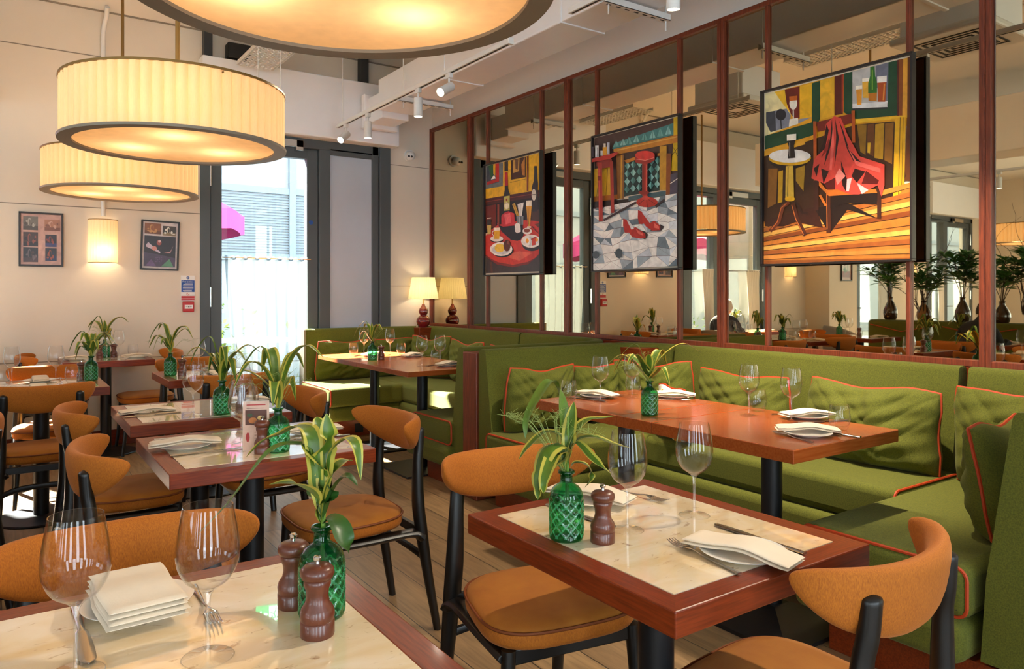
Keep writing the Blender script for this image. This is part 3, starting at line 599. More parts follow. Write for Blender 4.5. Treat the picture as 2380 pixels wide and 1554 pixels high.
# ---- paintings on the mirror wall
def painting(data,y0,label):
    t=thing('painting',label,'painting',(3.745,y0,1.445)); w,h=.90,1.05; f=.012
    M().box(-.004,.036,-w,0,0,f).box(-.004,.036,-w,0,h-f,h).box(-.004,.036,-w,-w+f,f,h-f).box(-.004,.036,-f,0,f,h-f).obj('frame','pic_black',t,bev=.002,smooth=False)
    polys=[]
    for s in data.split('|'):
        q=s.split(' '); polys.append((q[0],[(-int(a.split(',')[0])/1000,int(a.split(',')[1])/1000) for a in q[1:]]))
    M().box(.022,.034,-w+f,-f,f,h-f).obj('canvas','linen',t,smooth=False)
    colour_panel('painted_surface',polys,t,'yz',.0215)
    M().box(.036,.086,-.50,-.40,.55,.65).obj('wall_mount','pic_black',t,smooth=False)
P1="e2b020 14,1036 885,1034 885,713 14,731|6a7274 14,1036 308,1034 304,817 14,823|404a54 31,1036 243,1036 243,861 39,857|2a5a30 62,1036 146,1036 138,899 100,928|e2b020 143,1036 180,1036 177,927 146,947|f0ece4 105,901 158,939 186,901|b82a24 180,1036 240,1034 243,868 39,857 39,888 186,894|3a2a24 330,1034 390,1033 390,943 330,947|4a2a1c 433,1032 665,1031 662,852 437,857|c89a4a 465,1027 568,1028 561,919 472,912|6a4a34 500,1028 552,1026 541,932 506,947|b87a34 595,973 649,1027 649,865 609,878|2a2018 423,833 665,834 664,837 422,836|7a3a18 678,1031 708,1034 704,727 678,730|4a1c14 14,731 885,717 885,661 14,672|201210 14,672 885,661 885,428 14,405|8a3a24 14,698 885,688 885,694 14,705|6a2418 16,659 195,661 195,458 23,446|8a4028 216,660 216,465 246,462 246,657|4a2c1c 689,544 885,556 885,443 649,463|3a3230 19,221 885,196 885,25 19,28|5a3a2c 90,134 105,30 141,31 126,134|c8382a 16,379 108,431 213,465 430,484 649,478 831,456 885,443 885,192 805,144 702,113 472,93 228,126 108,163 16,204|d8604a 287,184 568,211 767,187 568,126|7a1c14 16,204 108,163 228,126 472,93 702,113 805,144 885,192 885,177 702,92 472,72 213,104 19,185|241a1c 337,817 390,811 394,778 423,727 426,580 320,586 320,723 340,785|b82a30 337,934 362,939 385,930 392,811 340,815|b8b05a 323,718 420,718 419,586 326,589|e8e4c8 407,627 405,617 400,609 392,603 382,599 370,599 359,601 348,607 340,615 335,624 333,634 335,644 340,653 348,659 359,662 370,663 382,660 392,654 400,647 405,637|8a1c1c 377,684 377,681 375,678 373,676 370,674 367,674 364,675 362,677 359,680 358,683 357,686 358,690 359,693 362,695 364,696 367,697 370,696 373,694 375,691 377,688|3a3a30 338,654 409,650 408,655 337,659|2a201e 790,930 828,925 831,834 846,771 837,538 754,542 754,752 782,802 790,869|d8d4c8 819,680 818,665 813,652 806,642 796,636 786,634 776,638 766,646 759,657 754,672 753,687 754,702 759,716 766,726 776,732 786,733 796,729 806,721 813,710 818,695|4a4440 761,683 812,682 811,688 760,690|7a8288 524,524 633,518 630,437 534,439|c0c6ca 563,517 565,442 576,441 573,516|3a3e44 591,514 594,440 602,439 599,514|d8a83a 458,636 500,642 568,524 527,524|8a5a1c 476,634 545,525 550,526 481,635|e4e0dc 541,628 638,634 609,520 568,524|8a8a8c 586,632 586,522 591,522 591,631|e2a024 673,604 756,595 730,418 704,420|8a5210 697,590 705,435 714,435 706,589|f4ecd8 673,646 756,640 756,593 673,598|e8e0d0 689,421 747,417 747,403 689,407|c83038 287,548 330,569 402,578 493,550 513,434 287,447|e8646a 330,553 430,560 444,471 359,462|1e1c22 220,472 316,445 513,442 622,442 638,348 595,311 541,303 430,321 287,403|c0303c 216,480 283,401 426,319 433,323 291,404 225,481|eeeae6 588,413 586,400 581,389 572,380 560,375 548,374 535,377 523,384 514,394 508,406 506,419 508,432 514,443 523,452 535,457 548,458 560,455 572,448 581,438 586,426|eeeae6 500,451 541,464 588,444 595,381 541,370 506,388|c8b060 42,503 123,500 112,394 57,393|2a241c 42,528 123,525 120,476 47,477|e8e0d0 43,539 121,538 119,545 41,546|2a2226 321,326 316,318 301,311 277,307 247,304 213,305 179,308 148,314 123,321 107,330 102,339 107,348 123,354 148,359 179,361 213,360 247,357 277,351 301,344 316,335|f0ece6 319,336 313,328 299,322 275,318 246,316 213,316 180,319 150,325 126,332 110,340 105,349 110,357 126,363 150,368 180,369 213,369 246,365 275,360 299,352 313,344|e8b020 161,436 265,433 254,336 168,341|f4ecd8 161,446 265,441 265,414 161,418|f0ece6 156,422 125,401 160,365 171,367 137,401 166,417|2a2226 482,222 473,203 448,186 409,174 360,167 304,166 248,171 196,183 155,199 128,218 119,239 128,259 155,276 196,288 248,295 304,295 360,289 409,277 448,261 473,242|f2eee8 466,234 458,215 433,199 393,187 343,180 287,179 229,185 177,196 135,212 108,231 99,252 108,271 135,288 177,300 229,306 287,306 343,299 393,288 433,272 458,253|c8ccd0 430,232 423,218 403,206 371,198 331,193 287,192 241,197 200,205 167,217 146,231 138,246 146,261 167,273 200,282 241,286 287,286 331,281 371,273 403,261 423,247|e2c040 342,250 338,238 326,227 309,219 287,215 262,214 237,217 214,224 196,234 184,245 180,258 184,271 196,282 214,290 237,294 262,295 287,291 309,285 326,275 338,263|5a2a1c 438,267 435,251 427,237 415,226 399,219 382,217 364,220 348,229 335,241 327,256 324,273 327,289 335,303 348,314 364,321 382,323 399,319 415,311 427,298 435,283|8a4a34 424,294 423,288 420,284 415,280 409,278 402,278 395,279 388,282 383,286 380,291 379,296 380,302 383,306 388,310 395,312 402,313 409,311 415,308 420,304 423,299|2a2226 885,252 885,235 872,220 842,209 803,203 760,202 717,207 677,217 646,231 625,249 618,267 625,285 646,300 677,312 717,317 760,318 803,312 842,302 872,287 885,270|f2eee8 885,280 885,263 866,249 834,238 795,232 750,232 705,237 664,247 631,262 609,279 602,297 609,314 631,329 664,340 705,345 750,345 795,339 834,329 866,314 885,298|d0d4d8 861,280 856,269 841,259 817,251 787,247 754,247 720,251 689,258 665,268 649,280 643,293 649,305 665,315 689,323 720,327 754,326 787,322 817,315 841,305 856,293|f4f2ee 746,289 744,277 737,268 727,260 714,256 699,255 684,257 671,263 661,272 654,283 651,294 654,305 661,315 671,323 684,327 699,328 714,326 727,320 737,311 744,300|f0a020 719,293 718,287 714,282 709,278 702,275 695,275 688,276 681,279 676,284 673,289 671,295 673,301 676,306 681,310 688,313 695,313 702,312 709,309 714,304 718,299|f0a020 852,294 851,289 848,285 844,282 838,280 831,280 824,281 818,284 813,287 810,292 809,296 810,301 813,305 818,308 824,310 831,310 838,309 844,307 848,303 851,299|c83a24 764,309 818,325 818,253 767,249|a82a1c 758,296 835,314 826,326 749,308|f0ece6 763,374 760,365 750,358 735,352 716,349 695,349 674,352 655,358 639,365 629,374 626,383 629,392 639,400 655,405 674,408 695,408 716,405 735,399 750,392 760,383|8a3a24 738,381 736,376 729,372 719,369 706,367 691,367 676,369 663,372 653,377 646,382 643,387 646,393 653,397 663,400 676,401 691,401 706,399 719,396 729,391 736,386|3a3a40 757,414 828,364 885,333 885,337 834,367 764,417|6a3a24 805,428 885,436 885,384"
P2="4a3430 14,1036 885,1032 885,632 14,495|46807e 214,924 240,959 832,998 832,917 227,916|6aa6a2 223,931 259,977 292,925|24403e 257,976 254,926 258,926 261,975|86bcb8 299,931 334,979 366,925|24403e 332,978 330,926 333,926 336,977|6aa6a2 361,931 395,982 427,925|24403e 393,980 391,926 395,926 397,979|86bcb8 440,931 473,983 504,926|24403e 472,982 469,926 473,926 475,981|6aa6a2 523,931 555,985 585,926|24403e 554,984 551,927 555,926 557,983|86bcb8 604,931 635,987 664,926|24403e 634,986 631,927 635,926 637,985|6aa6a2 677,931 708,989 736,926|24403e 706,988 704,927 707,926 709,987|86bcb8 754,931 784,991 812,926|24403e 782,989 780,927 783,926 785,989|d8b41c 832,1035 885,1032 885,667 811,673 832,892|2a2a20 823,781 885,834 883,837 820,784|2a2a20 825,837 882,741 885,742 828,838|c8822c 233,915 885,912 885,859 303,869 233,898|e0a850 279,896 875,894 873,902 276,905|d8a82c 16,799 214,785 214,572 16,576|6a4a1c 81,791 40,582 46,581 86,789|6a4a1c 166,783 147,579 152,579 172,782|a8601c 16,585 290,572 290,538 16,544|8a5a2c 263,876 350,855 346,532 275,544|c8922c 313,857 309,540 327,538 330,854|243c3c 350,791 708,788 708,554 350,549|4a8884 354,774 383,798 383,741|9accc8 383,798 412,765 383,741|7ab8b2 417,773 446,797 446,740|3f716e 446,797 475,764 446,740|7ab8b2 479,772 508,796 508,739|9accc8 508,796 536,763 508,739|4a8884 540,770 568,794 568,738|3f716e 568,794 596,762 568,738|7ab8b2 600,769 627,793 627,738|9accc8 627,793 654,761 627,738|7ab8b2 659,768 686,792 686,737|3f716e 686,792 712,761 686,737|7ab8b2 354,716 383,741 383,683|3f716e 383,741 412,708 383,683|7ab8b2 417,715 446,740 446,683|9accc8 446,740 475,708 446,683|4a8884 479,715 508,739 508,683|3f716e 508,739 536,707 508,683|7ab8b2 540,714 568,738 568,682|9accc8 568,738 596,707 568,682|7ab8b2 600,714 627,738 627,682|3f716e 627,738 654,706 627,682|4a8884 659,713 686,737 686,682|9accc8 686,737 712,706 686,682|7ab8b2 354,658 383,683 383,625|9accc8 383,683 412,651 383,625|4a8884 417,658 446,683 446,626|3f716e 446,683 475,651 446,626|7ab8b2 479,658 508,683 508,626|9accc8 508,683 536,651 508,626|7ab8b2 540,658 568,682 568,626|3f716e 568,682 596,651 568,626|4a8884 600,658 627,682 627,627|9accc8 627,682 654,651 627,627|7ab8b2 659,658 686,682 686,627|3f716e 686,682 712,651 686,627|4a8884 354,600 383,625 383,568|3f716e 383,625 412,593 383,568|7ab8b2 417,601 446,626 446,569|9accc8 446,626 475,594 446,569|7ab8b2 479,601 508,626 508,570|3f716e 508,626 536,595 508,570|4a8884 540,602 568,626 568,570|9accc8 568,626 596,595 568,570|7ab8b2 600,602 627,627 627,571|3f716e 627,627 654,596 627,571|7ab8b2 659,603 686,627 686,572|9accc8 686,627 712,596 686,572|c8922c 709,858 775,853 770,547 709,554|8a4a20 773,798 819,792 805,506 768,510|c8822c 352,812 485,822 485,801 383,787|c8822c 691,811 711,812 711,792 691,793|221618 16,544 426,524 426,498 16,498|46626a 401,543 768,544 768,512 401,512|4a4658 811,650 884,655 884,515 805,504|e4ddd4 810,584 884,614 880,619 807,589|5a3434 14,495 520,505 768,508 884,515 882,25 14,14|6e7e88 14,491 138,491 101,464|e4e4e6 14,490 100,464 14,470|a2aeb6 14,469 101,463 104,434 14,433|f8f2ea 14,432 105,433 93,386|a2aeb6 14,431 92,385 14,375|f4eee6 14,373 94,383 148,308|ccd2d8 14,373 148,308 14,331|f8f2ea 14,329 149,306 141,254|e4e4e6 14,329 140,254 14,278|6e7e88 14,277 140,252 100,215|f0eae2 14,276 98,214 14,208|ccd2d8 14,206 99,212 128,137 14,130|e4e4e6 14,127 128,135 14,71|a2aeb6 129,134 144,68 14,70|f2ece4 14,68 144,66 92,18|f4eee6 14,67 91,17 14,15|f0eae2 141,491 233,495 237,465|f8f2ea 140,491 236,464 104,464|f2ece4 104,463 237,463 205,427|6e7e88 103,462 203,426 107,434|f6f0e8 108,432 204,425 199,363|f0eae2 107,432 198,363 95,385|f8f2ea 95,383 198,361 150,308|6e7e88 199,360 250,319 152,307|f0eae2 151,306 249,318 143,254|f2ece4 250,317 213,254 144,253|6e7e88 144,252 213,252 231,195|ccd2d8 143,251 230,195 102,214|f4eee6 102,212 230,193 248,146 131,137|f0eae2 132,135 249,144 221,81|f0eae2 131,134 220,80 146,68|f6f0e8 146,66 219,78 94,18|f2ece4 220,77 221,18 95,17|f4eee6 235,495 307,500 316,459|f0eae2 235,494 315,458 239,464|6e7e88 239,463 315,458 207,427|f4eee6 316,457 299,443 207,426|f2ece4 207,425 299,442 335,384 201,363|a2aeb6 202,361 336,382 330,326 252,320|a2aeb6 252,317 330,323 318,253 215,254|f6f0e8 215,252 318,250 309,214 233,195|f8f2ea 233,193 309,211 309,145 251,146|6e7e88 251,144 310,143 314,91|f0eae2 250,143 313,90 222,80|f4eee6 223,78 314,88 344,19|f2ece4 222,77 343,18 223,18|e4e4e6 309,500 416,501 431,457 318,459|6e7e88 318,458 431,455 403,444 302,444|a2aeb6 302,442 403,443 411,373 338,385|f8f2ea 338,382 410,371 332,326|f6f0e8 411,370 435,334 333,326|6e7e88 333,324 434,333 320,254|f2ece4 435,332 418,281 321,253|f4eee6 320,251 416,280 311,214|ccd2d8 417,279 425,227 312,214|f6f0e8 311,212 425,224 439,137 312,145|ccd2d8 313,143 440,134 456,78|f0eae2 312,142 455,77 316,90|a2aeb6 317,88 455,75 346,19|6e7e88 456,74 456,19 347,18|f6f0e8 419,501 495,505 511,459|f0eae2 419,501 511,458 433,456|a2aeb6 434,455 511,457 540,431 406,444|f6f0e8 406,443 540,429 550,375 414,372|6e7e88 414,370 550,373 543,334 437,335|f2ece4 437,333 542,332 420,283|f0eae2 543,331 506,275 420,282|f0eae2 419,280 505,274 427,227|a2aeb6 506,273 503,218 428,227|f4eee6 428,224 503,216 551,155 442,137|f0eae2 442,134 551,153 458,78|f0eae2 552,153 496,103 458,77|f4eee6 458,75 495,101 505,22 458,20|6e7e88 497,505 633,502 514,459|ccd2d8 634,502 610,481 515,459|f4eee6 514,457 610,480 595,419|e4e4e6 514,457 594,418 542,431|e4e4e6 543,429 595,417 613,393 553,375|f2ece4 553,374 613,391 545,334|f4eee6 614,391 593,346 546,334|ccd2d8 546,332 593,345 599,270|f6f0e8 545,331 598,269 508,275|ccd2d8 508,273 598,268 597,230 505,218|f2ece4 505,217 598,229 617,161|f4eee6 505,216 617,160 553,155|f6f0e8 553,154 617,159 497,104|ccd2d8 618,158 647,99 498,103|a2aeb6 497,101 646,97 507,23|f2ece4 647,96 620,22 508,22|f6f0e8 637,503 724,505 704,462 613,482|f0eae2 613,481 704,461 708,442|6e7e88 612,480 707,442 596,419|f4eee6 596,418 707,440 615,393|f0eae2 708,440 704,400 616,393|e4e4e6 616,391 704,398 704,341 595,347|a2aeb6 595,344 704,338 730,264 601,270|f2ece4 602,268 731,262 709,231|f2ece4 600,267 708,230 599,230|f2ece4 600,228 708,229 695,163 620,161|f0eae2 620,159 695,161 692,99 649,100|f6f0e8 649,97 693,96 730,23 622,23|6e7e88 726,505 778,510 773,468 706,462|6e7e88 706,460 773,466 801,420 710,442|a2aeb6 710,441 800,419 706,400|a2aeb6 801,418 792,375 707,400|f0eae2 706,398 791,374 706,341|f2ece4 792,373 806,324 707,340|f8f2ea 707,338 806,322 811,276 733,264|f2ece4 733,262 810,274 711,231|ccd2d8 811,274 775,228 712,231|6e7e88 711,228 775,225 817,142 697,163|a2aeb6 698,161 818,140 821,95|a2aeb6 697,160 820,95 695,99|ccd2d8 696,97 821,93 806,25|f2ece4 695,96 805,24 731,22|f6f0e8 779,511 882,510 774,468|a2aeb6 883,510 883,471 775,468|ccd2d8 775,466 883,469 883,433 803,420|f8f2ea 804,419 884,431 884,379|6e7e88 803,418 883,378 794,374|a2aeb6 795,373 883,377 883,334|f0eae2 794,372 883,334 808,324|e4e4e6 808,322 883,332 813,277|e4e4e6 884,332 884,273 813,276|f2ece4 813,274 884,272 884,213|a2aeb6 812,274 883,213 777,227|ccd2d8 778,226 883,211 883,164|f6f0e8 777,225 883,163 819,142|e4e4e6 820,140 883,161 823,95|f0eae2 884,160 884,79 823,95|f6f0e8 822,93 883,77 808,24|6e7e88 884,76 884,25 809,24|3a2a30 136,396 485,496 520,487 156,384|3a2a30 680,448 768,488 778,475 697,431|8a2420 70,841 242,839 242,781 136,783 70,810|b8302a 14,873 303,883 305,864 214,840 14,847|a83028 85,834 95,388 140,385 130,828|d85a4c 92,789 100,416 109,416 101,788|a83028 219,823 232,438 268,435 255,818|7a1c1a 81,733 123,727 126,692 83,697|342e3e 14,966 14,885 36,880 36,962|d8dce0 54,970 54,878 94,872 94,964|6a6e78 77,951 77,880 84,879 84,950|c8c8c8 115,920 115,881 144,877 144,915|e0a030 140,945 140,882 185,876 185,938|f0e8d8 151,969 151,940 174,937 174,965|c8ccd8 190,969 190,880 218,876 218,964|4a4e5c 208,960 208,881 215,881 215,959|a02824 489,813 681,804 681,764 635,750 586,751 520,764 491,779|d83a34 681,798 677,788 663,781 642,777 616,777 586,779 557,785 529,794 508,805 494,816 489,827 494,837 508,844 529,848 557,848 586,845 616,839 642,830 663,820 677,808|f08a7c 497,797 590,774 679,780 677,784 590,778 497,801|b03028 561,757 561,526 611,520 611,750|5a1412 573,751 573,549 579,549 579,750|e0665a 598,747 598,546 604,546 604,746|8a2420 628,545 626,540 619,537 607,535 592,535 576,536 560,538 545,542 533,547 525,552 523,557 525,561 533,564 545,566 560,567 576,565 592,563 607,559 619,554 626,550|b83028 710,470 705,459 690,451 668,445 639,443 607,444 574,449 545,457 521,467 506,479 500,491 506,502 521,510 545,516 574,518 607,516 639,511 668,503 690,492 705,481|5a1412 600,511 519,472 522,469 603,508|5a1412 599,509 610,444 615,444 603,509|5a1412 600,508 690,456 692,458 602,510|c8453a 633,506 631,502 626,498 618,496 608,495 597,495 585,497 575,500 567,504 562,509 560,514 562,518 567,522 575,524 585,525 597,525 608,523 618,519 626,515 631,511|2a2226 450,261 590,219 618,250 590,276 438,304|2a2226 635,277 746,270 773,296 735,315|b82824 367,385 401,374 450,307 497,312 590,260 596,231 544,226 461,243 426,279 416,278 383,281 365,334|d8d0d0 404,367 438,353 480,302 452,298|e8685c 497,300 567,262 573,245 520,265|b82824 520,432 555,419 635,330 680,343 735,307 735,275 658,276 601,308 576,333 567,329 529,332 517,381|d8d0d0 561,409 592,395 649,354 637,330|e8685c 680,327 724,299 724,283 680,295|46545c 106,131 104,122 98,114 90,108 78,104 66,103 54,105 42,109 33,117 27,125 26,135 27,144 33,152 42,159 54,162 66,163 78,161 90,156 98,149 104,141|46545c 361,131 359,120 354,110 345,102 334,98 322,96 309,99 298,104 289,113 284,123 282,134 284,145 289,155 298,163 309,167 322,168 334,166 345,160 354,152 359,142|1c1c28 818,42 826,53 837,39 849,52 846,53 837,42 827,56 814,44"
P3="e0a020 17,1032 885,1029 885,686 17,668|e8d9a0 17,1034 156,1030 193,887 181,806 17,782|f0bd2a 84,1031 156,1028 166,946 193,879 130,963|6b1c12 153,1029 251,1026 251,841 216,848 193,879 166,946|7d8290 25,921 166,915 193,870 181,806 57,797 25,858|3b3f48 25,921 89,918 94,800 57,797 25,858|22222a 162,880 160,870 156,862 148,856 138,853 127,854 116,857 107,864 99,873 94,884 92,894 94,905 99,913 107,919 116,922 127,921 138,917 148,911 156,902 160,891|22222a 124,857 127,803 134,802 131,856|efe9d8 236,931 235,920 231,911 226,904 219,900 210,900 202,903 195,910 189,919 186,930 184,942 186,953 189,963 195,970 202,973 210,974 219,970 226,963 231,954 235,943|c8661c 183,982 236,975 235,949 185,955|efe9d8 207,902 207,849 215,848 214,901|efe9d8 186,849 241,847 243,812 181,806|eab322 253,1023 330,1024 329,834 253,841|8d8d95 243,838 329,833 261,817 243,815|14432a 17,782 330,804 330,1024 380,1026 380,816 338,730 17,700|e9b22a 382,1026 466,1029 466,816 382,807|5a1a14 468,1028 517,1030 517,814 468,816|a83a24 510,1029 521,1029 519,822 510,822|14432a 523,1031 815,1029 815,747 591,771 523,821|bdb9b4 572,1030 768,1030 764,796 572,832|6e7080 700,1028 768,1030 764,804 700,928|dcdad8 572,856 764,831 760,801 572,832|2a2a30 572,832 764,800 763,790 572,823|e0962a 592,945 626,941 623,841 599,845|f3ead8 592,949 626,945 626,925 592,929|e2ac3a 627,976 671,971 662,869 631,876|f3ead8 627,979 668,974 668,956 628,961|2f6d2a 671,1031 695,1029 698,977 708,942 708,887 660,894 660,946 671,983|7fae3a 680,1013 680,909 686,908 686,1011|b8701c 662,893 708,887 706,844 662,853|a8481a 709,970 760,963 752,830 714,838|f0e8dc 709,970 760,963 759,930 709,938|d88a3a 744,926 738,841 746,839 752,924|5d1c18 815,1029 824,1029 824,745 815,743|8a4a1c 824,1029 845,1027 840,742 824,745|e8a93a 845,1027 867,1028 865,733 841,734|6a3a18 867,1029 885,1029 885,404 849,409 865,737|3a2010 14,660 591,742 800,719 858,431 796,315 376,307 14,268|eab92c 591,771 865,737 865,725 591,749|8a6418 599,741 652,731 646,571 618,592|6b3d18 658,730 695,727 690,556 654,578|b98a1e 700,722 748,721 740,533 695,548|8a5a1c 752,716 797,715 788,502 748,528|d8a828 658,633 675,631 671,575 657,582|e6ae20 804,737 859,730 849,309 792,315|3a2010 829,735 819,312 822,312 832,734|3a2010 845,731 835,318 837,318 847,731|1a0f0c 744,336 792,315 850,336 849,274 797,252 740,281|e6ae20 795,313 795,254 799,253 799,313|dfa22a 17,691 290,717 290,686 17,659|8a5a1e 45,582 110,573 99,369 41,347|c8981e 115,555 146,559 141,373 110,368|a8801e 231,565 290,574 280,420 231,486|b8702a 14,268 376,307 796,315 885,404 884,15 14,22|c98232 14,254 885,397 885,368 14,232|a55a22 14,227 885,349 885,321 14,205|dba24c 14,200 885,302 885,273 14,178|7e3d16 14,172 885,255 885,226 14,150|c07028 14,145 885,208 885,179 14,123|e0a850 14,118 885,160 885,131 14,96|9a5220 14,90 885,113 885,84 14,68|c88038 14,63 885,66 885,37 14,41|8a4a1c 14,36 885,18 885,13 14,14|2a1408 14,230 513,310 885,369 885,371 512,312 14,233|2a1408 14,203 513,271 885,322 885,324 512,274 14,206|2a1408 14,176 513,233 885,274 885,277 512,236 14,178|2a1408 14,148 512,195 885,227 885,229 512,198 14,151|2a1408 14,121 512,157 885,180 885,182 512,160 14,124|2a1408 14,93 512,119 885,132 885,135 512,122 14,96|2a1408 14,66 512,81 885,85 885,87 512,84 14,69|2a1408 14,39 512,43 885,38 885,40 512,46 14,42|38180e 20,276 357,326 404,203 231,250 151,230 25,240|1e0f0b 348,318 547,328 716,228 547,291 449,174 422,202|1a0f0c 52,617 329,603 290,566 171,547 89,585|d8a418 330,602 324,590 305,580 275,575 237,574 193,578 150,587 109,599 77,613 56,629 49,644 56,657 77,666 109,671 150,671 193,666 237,657 275,645 305,631 324,616|e9e4dc 328,613 321,603 302,595 273,591 236,591 193,595 151,603 111,615 80,628 59,642 52,655 59,667 80,675 111,678 151,678 193,673 236,664 273,653 302,639 321,626|d8b040 166,579 216,574 221,391 163,380|2a180c 179,573 177,392 182,391 184,572|e6b020 226,382 225,378 220,374 213,371 204,370 193,371 183,372 174,375 167,380 162,384 160,389 162,394 167,397 174,400 183,401 193,401 204,399 213,396 220,392 225,387|6a3018 183,376 135,352 109,265 50,216 69,200 131,254 157,340 196,357|c0642c 169,364 133,340 107,261 65,220 70,217 113,259 138,337 173,359|4a2012 201,355 229,264 284,163 306,172 253,270 226,359|c0642c 204,349 229,267 280,172 285,174 234,269 209,349|2a120c 224,361 270,294 308,284 311,299 282,304 239,368|1f1716 174,741 236,735 221,689 231,618 181,621 187,686|f3ead8 174,761 236,755 236,720 174,725|b8b0a8 191,712 191,632 195,632 195,711|b0521c 344,806 347,463 367,461 364,802|b0521c 571,819 574,647 593,644 590,816|7a2418 366,797 573,804 575,753 371,741|3c1c14 348,472 348,305 377,303 377,468|4a2212 422,416 425,174 452,173 449,413|c86a2c 424,403 427,193 432,193 429,403|3a1a10 713,426 713,230 735,228 735,423|c86a22 380,468 422,416 708,383 712,363 440,375 380,438|1e100c 449,374 716,362 712,303 547,328 449,308|c86a22 379,384 416,321 428,326 392,389|d4453a 472,810 512,790 547,701 616,568 752,504 752,398 736,340 716,402 616,365 565,371 494,404 440,414 413,447 333,487 348,583 404,659 422,774|2a0c0c 459,801 449,694 422,606 411,544 442,619 464,699|2a0c0c 477,797 484,696 473,527 500,685|2a0c0c 499,784 547,619 582,548 658,497 560,611 525,722|2a0c0c 427,773 404,668 366,606 417,640 440,737|2a0c0c 348,540 383,561 366,491|2a0c0c 512,559 547,455 540,390 521,425|2a0c0c 394,534 440,511 408,447|2a0c0c 591,506 650,482 603,428 573,468|5a1210 654,486 724,425 714,406 629,420|5a1210 413,447 477,472 478,407 431,411|8c1f1c 445,703 422,656 394,593 436,629|ef8a80 503,519 539,473 490,429 478,480|f0c4c4 547,455 575,458 558,388 544,390|f2b8b8 602,430 668,382 631,365|e8645a 547,636 599,546 732,487 732,463 599,522|e8645a 468,782 473,648 459,516 445,518 454,651"
painting(P1,5.90,'painting of beer bottles, a black hat and breakfast plates on a red table')
painting(P2,4.345,'painting of red heeled shoes and a red bar stool on mosaic floor')
painting(P3,2.80,'painting of a chair draped in red cloth beside a round table')
# ================================================================ furniture
def fillet(P,r,n=10):
    out=[Vector((*P[0],0))]
    for i in range(1,len(P)-1):
        a,b,c=[Vector((*q,0)) for q in P[i-1:i+2]]; d1=(a-b).normalized(); d2=(c-b).normalized(); s=b+d1*r; e=b+d2*r; o=b+(d1+d2)*r
        for k in range(n+1):
            t=k/n*PI/2; out.append(o-d2*r*cos(t)-d1*r*sin(t))
    out.append(Vector((*P[-1],0))); return out
def resample(P,step):
    out=[P[0]]
    for a,b in zip(P,P[1:]):
        n=max(1,int((b-a).length/step)); out+=[a.lerp(b,k/n) for k in range(1,n+1)]
    return out
def pad_mesh(path,th,z0,z1,r=.03):
    # rounded upholstered back swept along a floor plan path, inner side to the right of travel
    tt=th-.045; prof=[(0,z0)]+[(0,z1-r)]+[(r-r*cos(a),z1-r+r*sin(a)) for a in (PI/6,PI/3,PI/2)]+[(tt-r+r*sin(a),z1-r+r*cos(a)) for a in (PI/6,PI/3,PI/2)]+[(tt+.042,.62),(th+.025,.42),(th+.04,z0)]
    P=resample(path,.06); m=M(); vs=[]; n=len(prof)
    for i,p in enumerate(P):
        t=(P[min(i+1,len(P)-1)]-P[max(i-1,0)]).normalized(); nr=Vector((t.y,-t.x,0))
        for o,z in prof: vs.append((p.x+nr.x*o,p.y+nr.y*o,z))
    fs=[]
    for i in range(len(P)-1):
        for j in range(n): fs.append((i*n+j,(i+1)*n+j,(i+1)*n+(j+1)%n,i*n+(j+1)%n))
    fs.append(list(range(n))); fs.append([(len(P)-1)*n+j for j in range(n)][::-1])
    m.add(vs,fs); return m
def cut(P,a,b):
    # sub-path between arc lengths a and b
    P=resample(P,.02); L=[0]
    for p,q in zip(P,P[1:]): L.append(L[-1]+(q-p).length)
    return [p for p,l in zip(P,L) if a<=l<=b],L[-1]
def cushion(name,x0,x1,y0,y1,z0,z1,parent,pipe=True,r=.035,corner=None,edges='xyXY'):
    w,d,h=x1-x0,y1-y0,z1-z0; cx,cy_=(x0+x1)/2,(y0+y1)/2
    nx,ny=max(6,int(w/.05)),max(6,int(d/.05))
    m=M(); m.box(x0,x1,y0,y1,z0,z1)
    o=m.obj(name,'green_velvet',parent,bev=r,seg=4)
    if pipe:
        q=M(); e=.006
        for face in pipe:
            if face=='x': L_=[(y0+e,z0+e),(y1-e,z0+e),(y1-e,z1-e),(y0+e,z1-e)]; F=lambda a,b:(x0+.012,a,b)
            else: L_=[(x0+e,z0+e),(x1-e,z0+e),(x1-e,z1-e),(x0+e,z1-e)]; F=lambda a,b:(a,y0+.012,b)
            P=[]
            for i in range(4):
                a,b,c=[Vector((*L_[(i+k-1)%4],0)) for k in range(3)]; d1=(a-b).normalized(); d2=(c-b).normalized(); rr=.035
                for k in range(6):
                    t=k/5*PI/2; P.append(b+(d1+d2)*rr-d2*rr*cos(t)-d1*rr*sin(t))
            P.append(P[0]); q.tube([F(p.x,p.y) for p in P],.006,6,cap=False)
        q.obj('piping','piping',o)
    return o
def banquette(label,path,seams,seats,bases,plinths,extra=None):
    b=thing('banquette',label,'banquette seating',(0,0,0))
    P=fillet(path,.34)
    _,T=cut(P,0,0); s=[0]+seams+[T]
    for i in range(len(s)-1):
        q,_=cut(P,s[i]+(.004 if i else 0),s[i+1]-(.004 if i<len(s)-2 else -1)); pad_mesh(q,.125,.17,.94).obj('back_pad','green_velvet',b,ang=60)
    for q in seats: cushion('seat_cushion',*q[:6],b,q[6])
    m=M()
    for q in bases: M().box(*q[:4],.15,.285).obj('upholstered_base','green_velvet',b,bev=.04,seg=4)
    m=M()
    for q in plinths: m.box(*q)
    m.obj('plinth','redwood_x',b,smooth=False)
    return b
